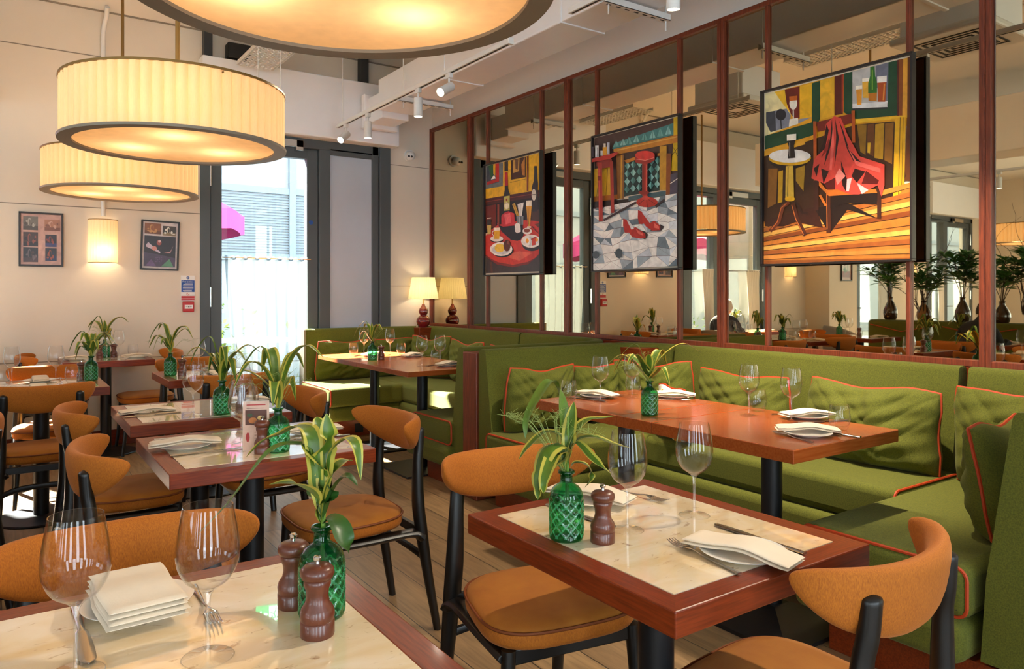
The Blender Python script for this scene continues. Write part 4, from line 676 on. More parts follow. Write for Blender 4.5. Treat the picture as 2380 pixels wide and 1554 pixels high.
# near booth
nb=banquette('long green velvet corner booth under the shoes and draped-chair paintings',[(2.43,3.878),(3.80,3.878),(3.80,.87),(2.44,.87)],[1.62,3.45],
 [(2.385,3.14,3.14,3.745,.285,.45,'x'),(3.10,3.68,1.64,3.13,.285,.45,'y'),(2.40,3.66,1.055,1.63,.285,.45,'x')],
 [(2.36,3.12,3.12,3.75),(3.07,3.68,1.06,3.75),(2.37,3.2,1.06,1.64)],
 [(2.47,3.75,3.20,3.75,0,.15),(3.17,3.75,1.0,3.75,0,.15),(2.47,3.75,.96,1.55,0,.15)])
M().box(3.13,3.66,3.14,3.74,.285,.445).obj('seat_cushion','green_velvet',nb,bev=.03,seg=3)
z=M(); z.box(2.401,2.404,1.085,1.16,.315,.322); z.box(2.399,2.404,1.155,1.165,.30,.325); z.obj('zip','black',nb,smooth=False)
fb=banquette('far green velvet booth against the back wall under the red lamp',[(2.40,7.06),(3.80,7.06),(3.80,4.052),(2.43,4.052)],[1.24,3.05],
 [(2.345,3.06,6.17,6.93,.285,.45,'x'),(3.04,3.67,4.74,6.92,.285,.45,''),(2.40,3.66,4.18,4.73,.285,.45,'x')],
 [(2.37,3.06,6.20,6.95),(3.02,3.7,4.18,6.95),(2.36,3.2,4.16,4.76)],
 [(2.45,3.72,6.28,7.0,0,.15),(3.12,3.75,4.1,7.0,0,.15),(2.47,3.75,4.06,4.62,0,.15)])
M().box(2.62,2.70,6.272,6.28,.03,.11).obj('socket_plate','black',fb,bev=.003)
tag(M().box(2.378,2.398,6.93,7.07,0,.935).obj('booth_end_board','fascia',bev=.004,smooth=False),'narrow grey board closing the end of the far booth by the curtain','board')
o=M().box(2.415,W-.045,3.884,4.046,0,.915).obj('booth_divider','redwood',bev=.006,smooth=False); tag(o,'red-brown wooden divider panel between the two green booths','divider')
o=M().box(3.53,W-.045,3.60,3.886,.80,.912).box(3.53,W-.045,4.044,4.34,.80,.912).obj('corner_ledge','redwood_y',bev=.004,smooth=False); tag(o,'wooden corner ledge behind the rounded booth backs','ledge')
o=M().box(3.805,W-.001,-1.5,7.07,.78,.93).obj('sill_rail','redwood_y',bev=.004,smooth=False); tag(o,'long wooden sill rail running under the mirror panels','rail')
o=M().box(3.56,3.803,6.83,7.075,.80,.926).obj('corner_shelf','redwood_x',bev=.004,smooth=False); tag(o,'small wooden corner shelf carrying the red lamp','shelf')
# third booth arm beyond the near booth
o=M().box(2.44,W-.045,.70,.865,0,.915).obj('booth_divider','redwood',bev=.006,smooth=False); tag(o,'red-brown wooden divider panel behind the nearest booth arm','divider')
# ---- throw cushions
def pillow(c,w,h,t,yaw,lean,label,dent=.045,seed=0,fabric='green_velvet',pipe='piping',roll=0,grp=None,spread=.75):
    t_=thing('throw_cushion',label,'cushion',c,yaw,grp); t_.rotation_euler=(lean,roll,yaw)
    rn=random.Random(seed); ph=[rn.uniform(0,6) for _ in range(6)]; dx=rn.uniform(-.12,.12)
    def outline(s,q):   # s,q in -1..1
        cr_=1-.16*max(0,abs(s)+abs(q)-1.5)
        x=s*w/2*(1-.07*(1-q*q))*cr_; z=q*h/2*(1-.06*(1-s*s))*cr_
        if q>0: z-=dent*q*q*math.exp(-((s-dx)/.55)**2)
        x+=.006*sin(3*q+ph[2])*abs(s); z+=.006*sin(4*s+ph[3])*abs(q)
        return x,z
    def face(sg):
        def fn(u,v):
            s=math.sin((u-.5)*PI)*1.0; q=math.sin((v-.5)*PI); x,z=outline(s,q)
            b=max(0,(1-s*s)*(1-q*q))**.36
            wr=.007*sin(9*s+5*q+ph[0])*b+.006*sin(15*q-7*s+ph[1])*b
            cr=-.034*math.exp(-((s-dx+.25*(q-1))/.07)**2)*max(0,q)**1.1*b+.016*math.exp(-((s-dx-.25)/.14)**2)*b
            for k in range(3):
                o=-.95+.32*k+.1*sin(ph[4]+k); cr-=.013*math.exp(-((s+q*.75+o+.9)/.045)**2)*b*(s<.3)
                cr-=.013*math.exp(-((s-q*.8-o-.95)/.045)**2)*b*(s>-.3)
            bul=1+.30*(-q)
            return (x,sg*(t/2*b*bul)+(wr+cr if sg<0 else 0)*-1*(-1 if sg<0 else 1)*-1*(1 if sg<0 else 0),z)
        return fn
    m=M(); m.grid(face(-1),64,48); m.grid(lambda u,v:face(1)(1-u,v),40,30); m.obj('cover',fabric,t_,ang=80)
    P=[]
    for k in range(25): P.append(outline(sin((k/24-.5)*PI),-1))
    for k in range(1,19): P.append(outline(1,sin((k/18-.5)*PI)))
    for k in range(1,25): P.append(outline(sin((.5-k/24)*PI),1))
    for k in range(1,19): P.append(outline(-1,sin((.5-k/18)*PI)))
    M().tube([(x,0,z) for x,z in P],.0062,6,cap=False).obj('piping',pipe,t_)
    return t_
ZS=.45
# near booth (wall cushions face the room, yaw turns their fronts)
YW=-PI/2
pillow((2.71,3.63,ZS+.205),.52,.42,.20,0,.16,'green cushion leaning on the divider at the end of the near booth',seed=1,dent=.05)
pillow((3.19,3.64,ZS+.195),.46,.39,.18,-.05,.18,'green cushion second from the divider in the near booth',seed=2,dent=.02)
pillow((3.46,3.40,ZS+.21),.54,.42,.18,-PI/4-.25,.16,'green cushion set across the rounded corner of the near booth',seed=3,dent=.045)
pillow((3.54,2.765,ZS+.195),.66,.40,.20,YW,.0,'green cushion below the wooden post beside the draped-chair painting',seed=4,dent=.04)
pillow((3.52,1.99,ZS+.195),.70,.41,.24,YW,0,'wide slumped green cushion behind the end of the wooden booth table',seed=5,dent=.02,roll=.02)
pillow((3.50,1.33,ZS+.215),.56,.45,.19,YW-.1,0,'tall green cushion in the inner corner of the near booth arm',seed=6,dent=.03)
pillow((2.92,1.16,ZS+.20),.48,.40,.20,PI+.06,.20,'green cushion seen edge-on against the near booth arm',seed=7,dent=.03)
pillow((3.15,2.93,ZS+.155),.34,.31,.13,-PI/2-.35,.12,'small yellow and white patterned cushion behind the wooden booth table',seed=8,dent=.0,fabric='pattern')
# far booth
pillow((2.75,6.82,ZS+.195),.62,.41,.16,0,.16,'green cushion at the curtain end of the far booth',seed=11,dent=.03)
pillow((3.28,6.82,ZS+.195),.52,.40,.16,0,.14,'green cushion on the back wall of the far booth, second from the curtain',seed=12,dent=.01)
pillow((3.49,6.42,ZS+.215),.50,.43,.16,-PI/4-.35,.12,'green cushion in the corner of the far booth under the red lamp',seed=13,dent=.04)
pillow((3.57,5.90,ZS+.20),.62,.41,.16,YW,0,'green cushion on the mirror side of the far booth, nearest its corner',seed=14,dent=.04)
pillow((3.57,5.20,ZS+.195),.66,.40,.16,YW,0,'green cushion on the mirror side of the far booth below the beer painting',seed=15,dent=.05)
pillow((3.50,4.62,ZS+.20),.50,.40,.16,YW-.4,0,'green cushion in the divider corner of the far booth, mostly hidden',seed=16,dent=.04)
# ---- chairs
def make_chair():
    t=thing('dining_chair','','chair')
    # seat pad: rounded trapezoid, front at +y
    def out(a,k=1):
        c,s=cos(a),sin(a); e=.62
        x=abs(c)**e*(1 if c>0 else -1); y=abs(s)**e*(1 if s>0 else -1)
        return (x*(.212+.022*y)*k,(y*.205+.0)*k)
    prof=[(0,.472),(.5,.471),(.8,.468),(.93,.462),(.985,.452),(1.0,.440),(1.0,.420),(.97,.408),(.9,.404),(0,.404)]
    def fn(u,v):
        k,z=prof[int(round(v*(len(prof)-1)))]; x,y=out(u*2*PI,k); return (x,y,z)
    seat=M().grid(fn,48,len(prof)-1,cu=True).obj('seat','gold_velvet',t,ang=70); seat.data.materials.append(MATS['orange_velvet'])
    for p in seat.data.polygons:
        if p.center.z<.452 : p.material_index=1
    P=[out(k/60*2*PI,1.004) for k in range(61)]
    M().tube([(x,y,.450) for x,y in P],.0042,6,cap=False).obj('piping','piping_dark',seat)
    # curved backrest
    hw=.245
    def bk(u,v):
        s=math.sin((u-.5)*PI); a=v*2*PI; k=max(0,1-abs(s)**5)**.5
        top=.812+.004*s*s; hh=.071*(1-.48*s*s)*k+.0004; zc=top-.071*(1-.48*s*s)+.012*s*s
        th=.024*k*(1-.25*s*s)+.0004
        ca,sa=cos(a),sin(a); e=.8
        dz=hh*(abs(sa)**e)*(1 if sa>0 else -1); dn=th*(abs(ca)**e)*(1 if ca>0 else -1)
        y=-.252+.125*abs(s)**2.0; nx=-.95*s; nl=math.hypot(nx,1); x=hw*math.sin(s*1.3)/math.sin(1.3)
        return (x+nx/nl*dn,y+dn/nl-.16*(zc+dz-.74),zc+dz)
    M().grid(bk,40,20,cv=True).obj('backrest','orange_velvet',t,ang=80)
    for s in (-1,1):
        # rear leg rises past the seat and carries the backrest
        pts=spline([(s*.198,-.300,0),(s*.190,-.262,.22),(s*.184,-.236,.40),(s*.180,-.226,.50),(s*.174,-.228,.64),(s*.168,-.236,.70),(s*.165,-.240,.757),(s*.165,-.241,.775)],4)
        M().tube(pts,[(.014+.009*min(1,k/8) if k<12 else .023-.005*min(1,(k-12)/5)) if k<len(pts)-3 else (.0165,.012,.004)[k-len(pts)+3] for k in range(len(pts))],12,flat=1.2).obj('leg','black_wood',t)
        pts=spline([(s*.205,.195,0),(s*.190,.170,.22),(s*.180,.158,.405)],4)
        M().tube(pts,[.012+.007*k/(len(pts)-1) for k in range(len(pts))],10).obj('leg','black_wood',t)
    m=M()
    for s in (-1,1):
        pts=spline([(s*.182,-.240,.36),(s*.180,-.215,.378),(s*.180,-.15,.382),(s*.181,.0,.382),(s*.181,.158,.385)],5)
        for a,b in zip(pts,pts[1:]):
            pass
        m.tube(pts,[.042-.012*min(1,k/8) for k in range(len(pts))],8,flat=.5)
    m.box(-.18,.18,.145,.165,.365,.404).box(-.18,.18,-.235,-.215,.37,.404)
    m.obj('seat_frame','black_wood',t,bev=.003)
    M().tube(spline([(-.188,-.262,.27),(-.09,-.240,.295),(.09,-.240,.295),(.188,-.262,.27)],5),.011,8,flat=1.3).obj('stretcher','black_wood',t)
    return t
CH=[((1.075,2.69),PI/2,'amber velvet chair backing onto the green booths, at the menu-card table'),
((.44,2.62),-PI/2,'amber velvet chair tucked in across from the menu card, its back to the room'),
((.45,3.53),-PI/2,'amber velvet chair tucked under the table just behind the menu-card table'),
((1.03,3.56),PI/2,'amber velvet chair on the booth side, one table behind the menu card'),
((1.235,1.63),math.radians(170),'amber velvet chair facing us across the marble table by the booth corner'),
((1.36,.94),math.radians(5),'amber velvet chair on the near side of the marble table by the booth corner'),
((.21,1.475),PI,'amber velvet chair facing us across the table with two pepper mills'),
((.175,4.73),0,'amber velvet chair seen from behind at the table below the collage pictures'),
((.27,5.46),PI,'amber velvet chair facing us at the table below the collage pictures'),
((.36,6.74),-PI/2,'amber velvet chair on the far side of the table under the wall lamp'),
((.98,6.72),PI/2,'amber velvet chair on the door side of the table under the wall lamp'),
((1.14,5.58),PI,'amber velvet chair facing us across the table by the glass door'),
((1.13,4.70),0,'amber velvet chair seen from behind at the table by the glass door')]
ch0=make_chair()
for i,((x,y),h,l) in enumerate(CH):
    if i==0: ch0.location=(x,y,0); ch0.rotation_euler=(0,0,h); ch0['label']=l
    else: dup(ch0,(x,y,0),h,l)
# ---- tables
def make_table(w,d,kind,label,x,y,basek,zt=.76,th=.047,leaf=None,name='dining_table'):
    t=thing(name,label,'table',(x,y,0)); f=.052; a,b=w/2,d/2
    if kind=='marble':
        m=M(); o_=[(-a,-b),(a,-b),(a,b),(-a,b)]; i_=[(-a+f,-b+f),(a-f,-b+f),(a-f,b-f),(-a+f,b-f)]
        vs=[(p[0],p[1],z) for z in (zt-th,zt) for L_ in (o_,i_) for p in L_]
        for q in range(4):
            r_=(q+1)%4; m.f+=[(8+q,8+r_,12+r_,12+q),(r_,q,4+q,4+r_),(q,r_,8+r_,8+q),(4+r_,4+q,12+q,12+r_)]; m.mi+=[q%2]*4
        m.v=vs; m.obj('top_frame',['redwood_x','redwood_y'],t,bev=.003,smooth=False)
        M().box(-a+f,a-f,-b+f,b-f,zt-th+.01,zt+.0006).obj('marble_inlay','marble',t,smooth=False)
    else:
        M().box(-a,a,-b,b,zt-th,zt).obj('tabletop','teak_x',t,bev=.003,smooth=False)
        if leaf: M().box(-a,a,b+.002,b+leaf-.002,zt-th,zt).obj('leaf','teak_x',t,bev=.002,smooth=False)
    M().tube([(0,0,.015),(0,0,zt-th-.006)],.040,24).obj('column','black_metal',t)
    M().box(-.16,.16,-.16,.16,zt-th-.010,zt-th-.001).obj('mounting_plate','black_metal',t,smooth=False)
    if basek=='round': M().lathe([(0,0),(.225,0),(.228,.006),(.222,.012),(.05,.022),(0,.024)],48).obj('base','black_metal',t)
    elif basek=='square': M().box(-.25,.25,-.25,.25,0,.014).obj('base','black_metal',t,bev=.003,smooth=False)
    else:
        m=M(); s=.24; q=.045; m.add([(-s,-s,.0),(s,-s,0),(s,s,0),(-s,s,0),(-s,-s,.015),(s,-s,.015),(s,s,.015),(-s,s,.015),(-q,-q,.07),(q,-q,.07),(q,q,.07),(-q,q,.07)],[(3,2,1,0),(0,1,5,4),(1,2,6,5),(2,3,7,6),(3,0,4,7),(4,5,9,8),(5,6,10,9),(6,7,11,10),(7,4,8,11),(8,9,10,11)]); m.obj('base','black_metal',t,smooth=False)
    return t
TB={}
TB['T1']=make_table(.585,.66,'marble','marble-topped table beside the near green booth, nearest its arm',1.206,1.178,'pyramid')
TB['N']=make_table(.65,.65,'marble','marble-topped table set with two pepper mills',.21,1.165,'round')
TB['T2']=make_table(.645,.65,'marble','marble-topped table with the standing menu card',.723,2.648,'round')
TB['T3']=make_table(.645,.635,'marble','marble-topped table just behind the menu-card table',.742,3.573,'square')
TB['T4']=make_table(.60,.625,'marble','marble-topped table nearest the glass door',1.125,5.11,'round')
TB['T5']=make_table(.63,.61,'marble','marble-topped table pushed against the back wall below the wall lamp',.695,6.765,'round')
TB['T6']=make_table(.63,.64,'marble','marble-topped table with the broad round base below the collage pictures',.19,5.03,'round')
TB['Wa']=make_table(.67,.655,'wood','plain wooden booth table end nearest the draped-chair painting',2.51,1.823,'pyramid',leaf=.21)
TB['Wb']=make_table(.67,.575,'wood','plain wooden booth table end next to the divider, past the green bottle',2.51,2.65,'pyramid')
TB['Ba']=make_table(.67,.86,'wood','plain wooden table in the far booth, end next to the divider',2.555,4.86,'square',th=.035)
TB['Bb']=make_table(.67,.82,'wood','plain wooden table in the far booth, sunlit end by the window',2.555,5.705,'square',th=.035)
# ================================================================ tableware
ZT=.7608
def mk_wine():
    t=thing('wine_glass','','glass')
    o=[(.016,.102),(.030,.112),(.040,.130),(.0435,.148),(.0425,.170),(.0385,.195),(.0345,.218)]
    i=[(r-.0012,z+.0005) for r,z in o][::-1]
    def sm(p): return [(q.x,q.z) for q in spline([(a,0,b) for a,b in p],3)]
    M().lathe([(.0,.094),(.008,.096)]+sm(o)+[(.0345,.2188)]+sm(i)+[(.006,.100),(0,.0995)],32).obj('bowl','clear_glass',t,ang=60)
    M().lathe([(.0035,.006),(.003,.03),(.0032,.07),(.005,.09),(.009,.0965)],14).obj('stem','stem_glass',t)
    m=M(); m.lathe([(.0358,.0012),(.034,.0022),(.012,.005),(.004,.010)],32); m.tube([(.0358*cos(k*PI/16),.0358*sin(k*PI/16),.001) for k in range(33)],.0008,5,cap=False); m.obj('foot','clear_glass',t,ang=60)
    return t
def mk_tumbler():
    t=thing('tumbler','','glass')
    def sm(p): return [(q.x,q.z) for q in spline([(a,0,b) for a,b in p],3)]
    o=sm([(.027,.001),(.035,.015),(.0395,.035),(.0405,.05),(.038,.075),(.034,.095)]); i=sm([(.033,.095),(.037,.075),(.0392,.05),(.0382,.035),(.033,.018),(.02,.013)])
    M().lathe([(0,0),(.025,0)]+o+i+[(0,.012)],32).obj('bowl','clear_glass',t,ang=60); return t
def mk_vase():
    t=thing('bottle_vase','','vase')
    prof=[(0,0),(.034,0),(.036,.003)]+[(.0365,.006+.0022*k) for k in range(37)]+[(.0365,.088),(.036,.094),(.033,.103),(.027,.111),(.018,.117),(.0135,.121),(.0130,.135),(.0135,.139),(.0175,.140),(.018,.143),(.017,.146),(.012,.146),(.0105,.14),(.0105,.12)]
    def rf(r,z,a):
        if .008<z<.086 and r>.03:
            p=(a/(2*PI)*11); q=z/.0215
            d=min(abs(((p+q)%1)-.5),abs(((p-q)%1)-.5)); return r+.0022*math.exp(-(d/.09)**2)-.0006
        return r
    o=M().lathe(prof,132,rf=rf).obj('bottle',['green_glass','green_ridge_lit'],t,ang=80)
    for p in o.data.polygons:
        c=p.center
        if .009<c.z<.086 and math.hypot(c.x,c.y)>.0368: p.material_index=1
    return t
def mk_mill():
    t=thing('pepper_mill','','pepper mill')
    M().lathe([(0,0),(.0255,0),(.026,.002),(.026,.022),(.0245,.0235),(.0255,.026),(.0262,.034),(.024,.042),(.0185,.050),(.0165,.060),(.0175,.070),(.0205,.078),(.0205,.084),(.019,.086)],30).obj('body','mill_wood',t,ang=50)
    M().lathe([(.019,.0862),(.0235,.088),(.0258,.094),(.0250,.101),(.020,.106),(.012,.1085),(0,.109)],30).obj('cap','mill_wood',t,ang=60)
    M().lathe([(.004,.1085),(.0035,.113),(.006,.115),(.0065,.119),(.004,.1215),(0,.122)],16).obj('knob','chrome',t); return t
def mk_plate():
    t=thing('side_plate','','plate')
    M().lathe([(0,.002),(.045,.002),(.05,0),(.052,.002),(.080,.009),(.086,.012),(.0865,.0135),(.084,.0135),(.06,.0075),(.05,.005),(0,.005)],48).obj('plate','china',t,ang=60); return t
def napkin_mesh(L,Wd,layers,bend,seed,t0=.008):
    rn=random.Random(seed); m=M()
    for k in range(layers):
        z0=.0002+k*t0; ox,oy=rn.uniform(-.002,.002),rn.uniform(-.0015,.0015); sc=1-.012*k; ph=seed
        def fn(u,v,z0=z0,ox=ox,oy=oy,sc=sc,ph=ph):
            a=v*2*PI; s=u*2-1; e=.35; c_=abs(cos(a))**e*(1 if cos(a)>0 else -1); s_=sin(a)
            edge=min(1,(1-abs(s))*14+.15)
            zz=z0+t0*.5+bend*(1-s*s)*.5-bend*.5*abs(s)**3+.0022*sin(5*s+ph)+(t0*.52*s_*edge)
            return (s*L/2*sc+ox,c_*Wd/2*sc+oy+.003*sin(4*s+ph),max(zz,.0002))
        m.grid(fn,26,18,cv=True,capu=True)
    return m
def mk_napkin(L,Wd,layers,bend,seed):
    t=thing('napkin','','napkin'); napkin_mesh(L,Wd,layers,bend,seed).obj('folded_cloth','linen',t,ang=60); return t
def mk_knife():
    t=thing('table_knife','','knife')
    def fn(u,v):
        x=-.115+.23*u; a=v*2*PI
        if u<.42: w=.0055+.0025*(1-u/.42); h=.0028
        elif u<.47: w=.005; h=.0028
        else:
            q=(u-.47)/.53; w=.0085+.003*sin(q*PI*.8); h=.0010
            if q>.85: w*=max(.05,math.sqrt(max(0,1-((q-.85)/.15)**2)))
        return (x,w*cos(a),.003+h*sin(a))
    M().grid(fn,44,10,cv=True,capu=True).obj('blade_and_handle','steel',t,ang=50); return t
def mk_fork():
    t=thing('table_fork','','fork'); m=M()
    def zc(x): return .003+.010*math.exp(-((x-.035)/.028)**2)*.6+(.004 if x<-.08 else 0)*0+.008*max(0,(x-.06)/.04)**2
    pts=[(-.10+.15*k/24) for k in range(25)]
    def fn(u,v):
        x=-.10+.15*u; a=v*2*PI; w=.0062-.004*min(1,u*1.6)+(.010*max(0,(u-.82)/.18)**1.5); h=.0018
        return (x,w*cos(a),zc(x)+h*sin(a))
    m.grid(fn,30,10,cv=True,capu=True)
    for k in range(4):
        y=-.0095+k*.00633; m.tube([(.048,y,zc(.048)),(.066,y,zc(.066)),(.084,y,zc(.084)),(.098,y*.95,zc(.098))],[.0019,.0018,.0015,.0008],6)
    m.obj('tines_and_handle','steel',t,ang=60); return t
PROTO={}
def put(kind,mk,x,y,z,rz,label,group=None,scale=None):
    if kind not in PROTO:
        p=mk(); PROTO[kind]=p; p.location=(x,y,z); p.rotation_euler=(0,0,rz); p['label']=label
        if group: p['group']=group
        if scale: p.scale=scale
        return p
    return dup(PROTO[kind],(x,y,z),rz,label,group,scale)
def wine(x,y,l,z=ZT,s=1): return put('wine',mk_wine,x,y,z,0,l,'wine glasses on the tables',(s,s,s))
def tumb(x,y,l,z=ZT,s=1): return put('tumb',mk_tumbler,x,y,z,0,l,'water tumblers on the tables',(s,s,s))
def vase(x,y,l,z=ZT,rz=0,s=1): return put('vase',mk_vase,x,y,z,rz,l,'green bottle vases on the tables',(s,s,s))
def mill(x,y,l,z=ZT,s=1): return put('mill',mk_mill,x,y,z,x*9,l,'wooden pepper mills on the tables',(s,s,s))
def plate(x,y,l,z=ZT): return put('plate',mk_plate,x,y,z,0,l,'side plates on the tables')
def knife(x,y,a,l,z=ZT): return put('knife',mk_knife,x,y,z,a,l,'table knives')
def fork(x,y,a,l,z=ZT): return put('fork',mk_fork,x,y,z,a,l,'table forks')
def napk(x,y,a,l,z=ZT,kind='a'):
    K={'a':(.225,.080,2,.010,1),'b':(.195,.118,4,.003,2),'c':(.20,.075,2,.02,3)}[kind]
    return put('napkin'+kind,lambda:mk_napkin(*K),x,y,z,a,l,'folded linen napkins')
def setting(x,y,a,where,kind='a',kn=True,fk=True,flip=1,pl=True):
    where=where.replace('on the table below the collage pictures','below the collages')
    # plate with napkin across it, knife and fork alongside; a = direction of the cutlery
    if pl: plate(x,y,'cream plate under the napkin '+where)
    napk(x,y,a,'folded cream napkin '+where,ZT+(.0135 if pl else .001),kind)
    c,s=cos(a),sin(a)
    if kn: knife(x-s*.105*flip,y+c*.105*flip,a+(PI if flip<0 else 0),'steel knife '+where)
    if fk: fork(x+s*.105*flip,y-c*.105*flip,a,'steel fork '+where)
# ---- plant sprigs
def leaf(m,pts,w,twist=0,kind='var',n=5,droop=None):
    # strip leaf along a spline; green heart, pale margins
    P=spline(pts,n); N=len(P)-1; L=[0]
    prev=None; rows=[]
    for i,p in enumerate(P):
        t=(P[min(i+1,N)]-P[max(i-1,0)]).normalized(); side=t.cross(Vector((0,0,1)))
        if side.length<.15: side=RT.copy()
        side.normalize()
        if prev is not None and side.dot(prev)<0: side=-side
        if prev is not None: side=(side*.5+prev*.5).normalized()
        prev=side; up=side.cross(t).normalized(); q=i/N
        ww=w*1.25*(sin(PI*min(1,q**.75*1.0))**.75 if q<1 else 0)+.0004
        if kind=='oval': ww=w*(max(0,1-(2*q-1)**2))**.5+.0004
        sd=(side*cos(twist*q+ (0 if twist==0 else .3))+up*sin(twist*q+(0 if twist==0 else .3)))
        rows.append([p+sd*ww*k+up*ww*.30*abs(k) for k in (-1,-.62,0,.62,1)])
    b=len(m.v); m.v+=[tuple(v) for r in rows for v in r]
    for i in range(N):
        for k in range(4):
            m.f.append([b+i*5+k,b+(i+1)*5+k,b+(i+1)*5+k+1,b+i*5+k+1])
            m.mi.append((1 if k in (0,3) else 0) if kind=='var' else (0 if kind!='oval' else 2))
def L3(o,pts): return [Vector(o)+RT*r+Vector((0,0,z))+FW*f for r,z,f in pts]
def sprig(x,y,label,leaves,grass=None,z0=None,seed=0):
    t=thing('dracaena_sprig',label,'plant',(x,y,ZT+.02)); o=(0,0,-(ZT+.02)+ZT)
    m=M()
    for spec in leaves:
        pts,w=spec[0],spec[1]; kind=spec[2] if len(spec)>2 else 'var'; tw=spec[3] if len(spec)>3 else 0
        leaf(m,L3(o,pts),w,tw,kind)
    m.obj('foliage',['leaf_green','leaf_yellow','leaf_dark'],t,ang=180)
    M().tube(L3(o,[(0,.03,0),(.002,.14,0),(.004,.20,.002),(.003,.26,0)]),[.004,.0038,.0032,.002],8).obj('stem','stem_green',t)
    if grass:
        rn=random.Random(seed); m=M(); bx,bz,spread,ln,nn=grass
        for k in range(nn):
            a=rn.gauss(0,spread); f=rn.uniform(-.03,.03); l=ln*rn.uniform(.6,1.05)
            p=[(0,.13,0),(bx*.4+a*.25*l,.13+(bz-.13)*.5,f*.4),(bx+a*l,bz+l*.5*cos(a),f),(bx*1.15+a*1.7*l,bz+l*.7*cos(a*1.4),f*1.4)]
            m.tube(spline(L3(o,p),3),.0005,3,cap=False)
            for q in range(5):
                bb=Vector(L3(o,[p[3]])[0]).lerp(Vector(L3(o,[p[2]])[0]),q/5); e=bb+Vector((rn.uniform(-.02,.02),rn.uniform(-.02,.02),rn.uniform(0,.02))); m.tube([bb,e],.0004,3,cap=False)
        m.obj('grass_plume','grass',t,smooth=False)
    return t
def auto_sprig(x,y,label,seed,h=.26,nl=8,sp=.13,grass=True,ovals=1):
    rn=random.Random(seed); L=[]
    for k in range(nl):
        a=2*PI*k/nl+rn.uniform(-.4,.4); r=sp*rn.uniform(.6,1.15); top=h*rn.uniform(.75,1.1); dz=rn.uniform(-.03,.05); b=rn.uniform(.13,.19); up=rn.random()<.3
        c,s=cos(a),sin(a)
        if up: pts=[(0,b,0),(c*r*.15,b+.05,s*r*.1),(c*r*.3,top,s*r*.2)]
        else: pts=[(0,b,0),(c*r*.35,top-.03,s*r*.3),(c*r*.75,top+dz*.3,s*r*.6),(c*r*1.15,top-.07+dz,s*r*.9)]
        L.append((pts,rn.uniform(.012,.020)))
    for k in range(ovals): 
        a=rn.uniform(0,6); L.append(([(0,.16,0),(cos(a)*.03,.19,sin(a)*.03),(cos(a)*.055,.235,sin(a)*.05)],.014,'oval'))
    L.append(([(0,.14,0),(-.05,h+.03,.01),(-.12,h-.02,.03),(-.16,h-.10,.04)],.005,'thin'))
    return sprig(x,y,label,L,(rn.uniform(-.06,.06),.2,.5,.10,16) if grass else None,seed=seed)
k_=.00094
def px1(cx,cy_): # converts sprig sketch units
    return lambda a,b,f=0: ((a-cx)*k_,.146+(cy_-b)*k_,f)
q=px1(1331,1120)
x,y=.995,1.235
S1=[([q(1325,1110),q(1322,1050),q(1285,1035),q(1245,1062,-.02),q(1222,1090,-.03)],.013),
([q(1325,1110),q(1318,1060),q(1285,1065,-.03),q(1265,1110,-.05),q(1262,1165,-.05)],.021),
([q(1325,1115),q(1318,1098),q(1290,1105,-.04),q(1268,1140,-.05),q(1264,1172,-.05)],.017),
([q(1335,1110),q(1350,1060),q(1385,1090,-.02),q(1405,1105,-.03),q(1430,1122,-.03)],.016),
([q(1335,1105),q(1352,1058),q(1390,1047,.0),q(1440,1062),q(1483,1075,.02)],.016),
([q(1335,1090),q(1348,1040),q(1380,1012,.02),q(1420,1008,.03),q(1447,1004,.04)],.012),
([q(1334,1080),q(1338,1040),q(1345,1000,.01),q(1350,968,.02)],.013),
([q(1333,1112),q(1330,1030,.02),q(1316,950,.03),q(1295,922,.02),q(1262,960,-.01),q(1240,1000,-.03),q(1237,1040,-.04)],.013,'thin'),
([q(1340,1115),q(1352,1104),q(1378,1110),q(1388,1135),q(1372,1160)],.009),
([q(1328,1118),q(1322,1085),q(1300,1080,-.04),q(1278,1120,-.08),q(1275,1150,-.08)],.015)]
vase(x,y,'green diamond-cut bottle vase beside one pepper mill on the table by the booth corner')
sprig(x,y,'yellow-edged dracaena sprig with a long arching blade on the table by the booth corner',S1,(-.05,.22,.5,.08,26),seed=5)
mill(1.045,1.175,'dark wooden pepper mill beside the green bottle on the table by the booth corner')
wine(1.14,1.20,'empty wine glass beside the pepper mill on the table by the booth corner')
wine(1.345,1.19,'empty wine glass nearest the booth seat on the table by the booth corner')
plate(1.222,.955,'cream side plate under the long rolled napkin by the booth corner')
napk(1.205,.945,-1.361,'long rolled cream napkin on the near side, table by the booth corner',ZT+.0135)
fork(1.143,.99,1.445,'steel fork beside the long rolled napkin at the near marble edge')
knife(1.327,1.0,1.56,'steel knife beyond the long rolled napkin on the marble')
plate(1.23,1.42,'cream side plate across the marble behind the green bottle')
napk(1.225,1.425,-1.2,'folded cream napkin across the marble behind the green bottle',ZT+.0135)
fork(1.352,1.39,-1.44,'steel fork by the far napkin, table by the booth corner')
knife(1.12,1.34,-1.5,'steel knife behind the green bottle, table by the booth corner')
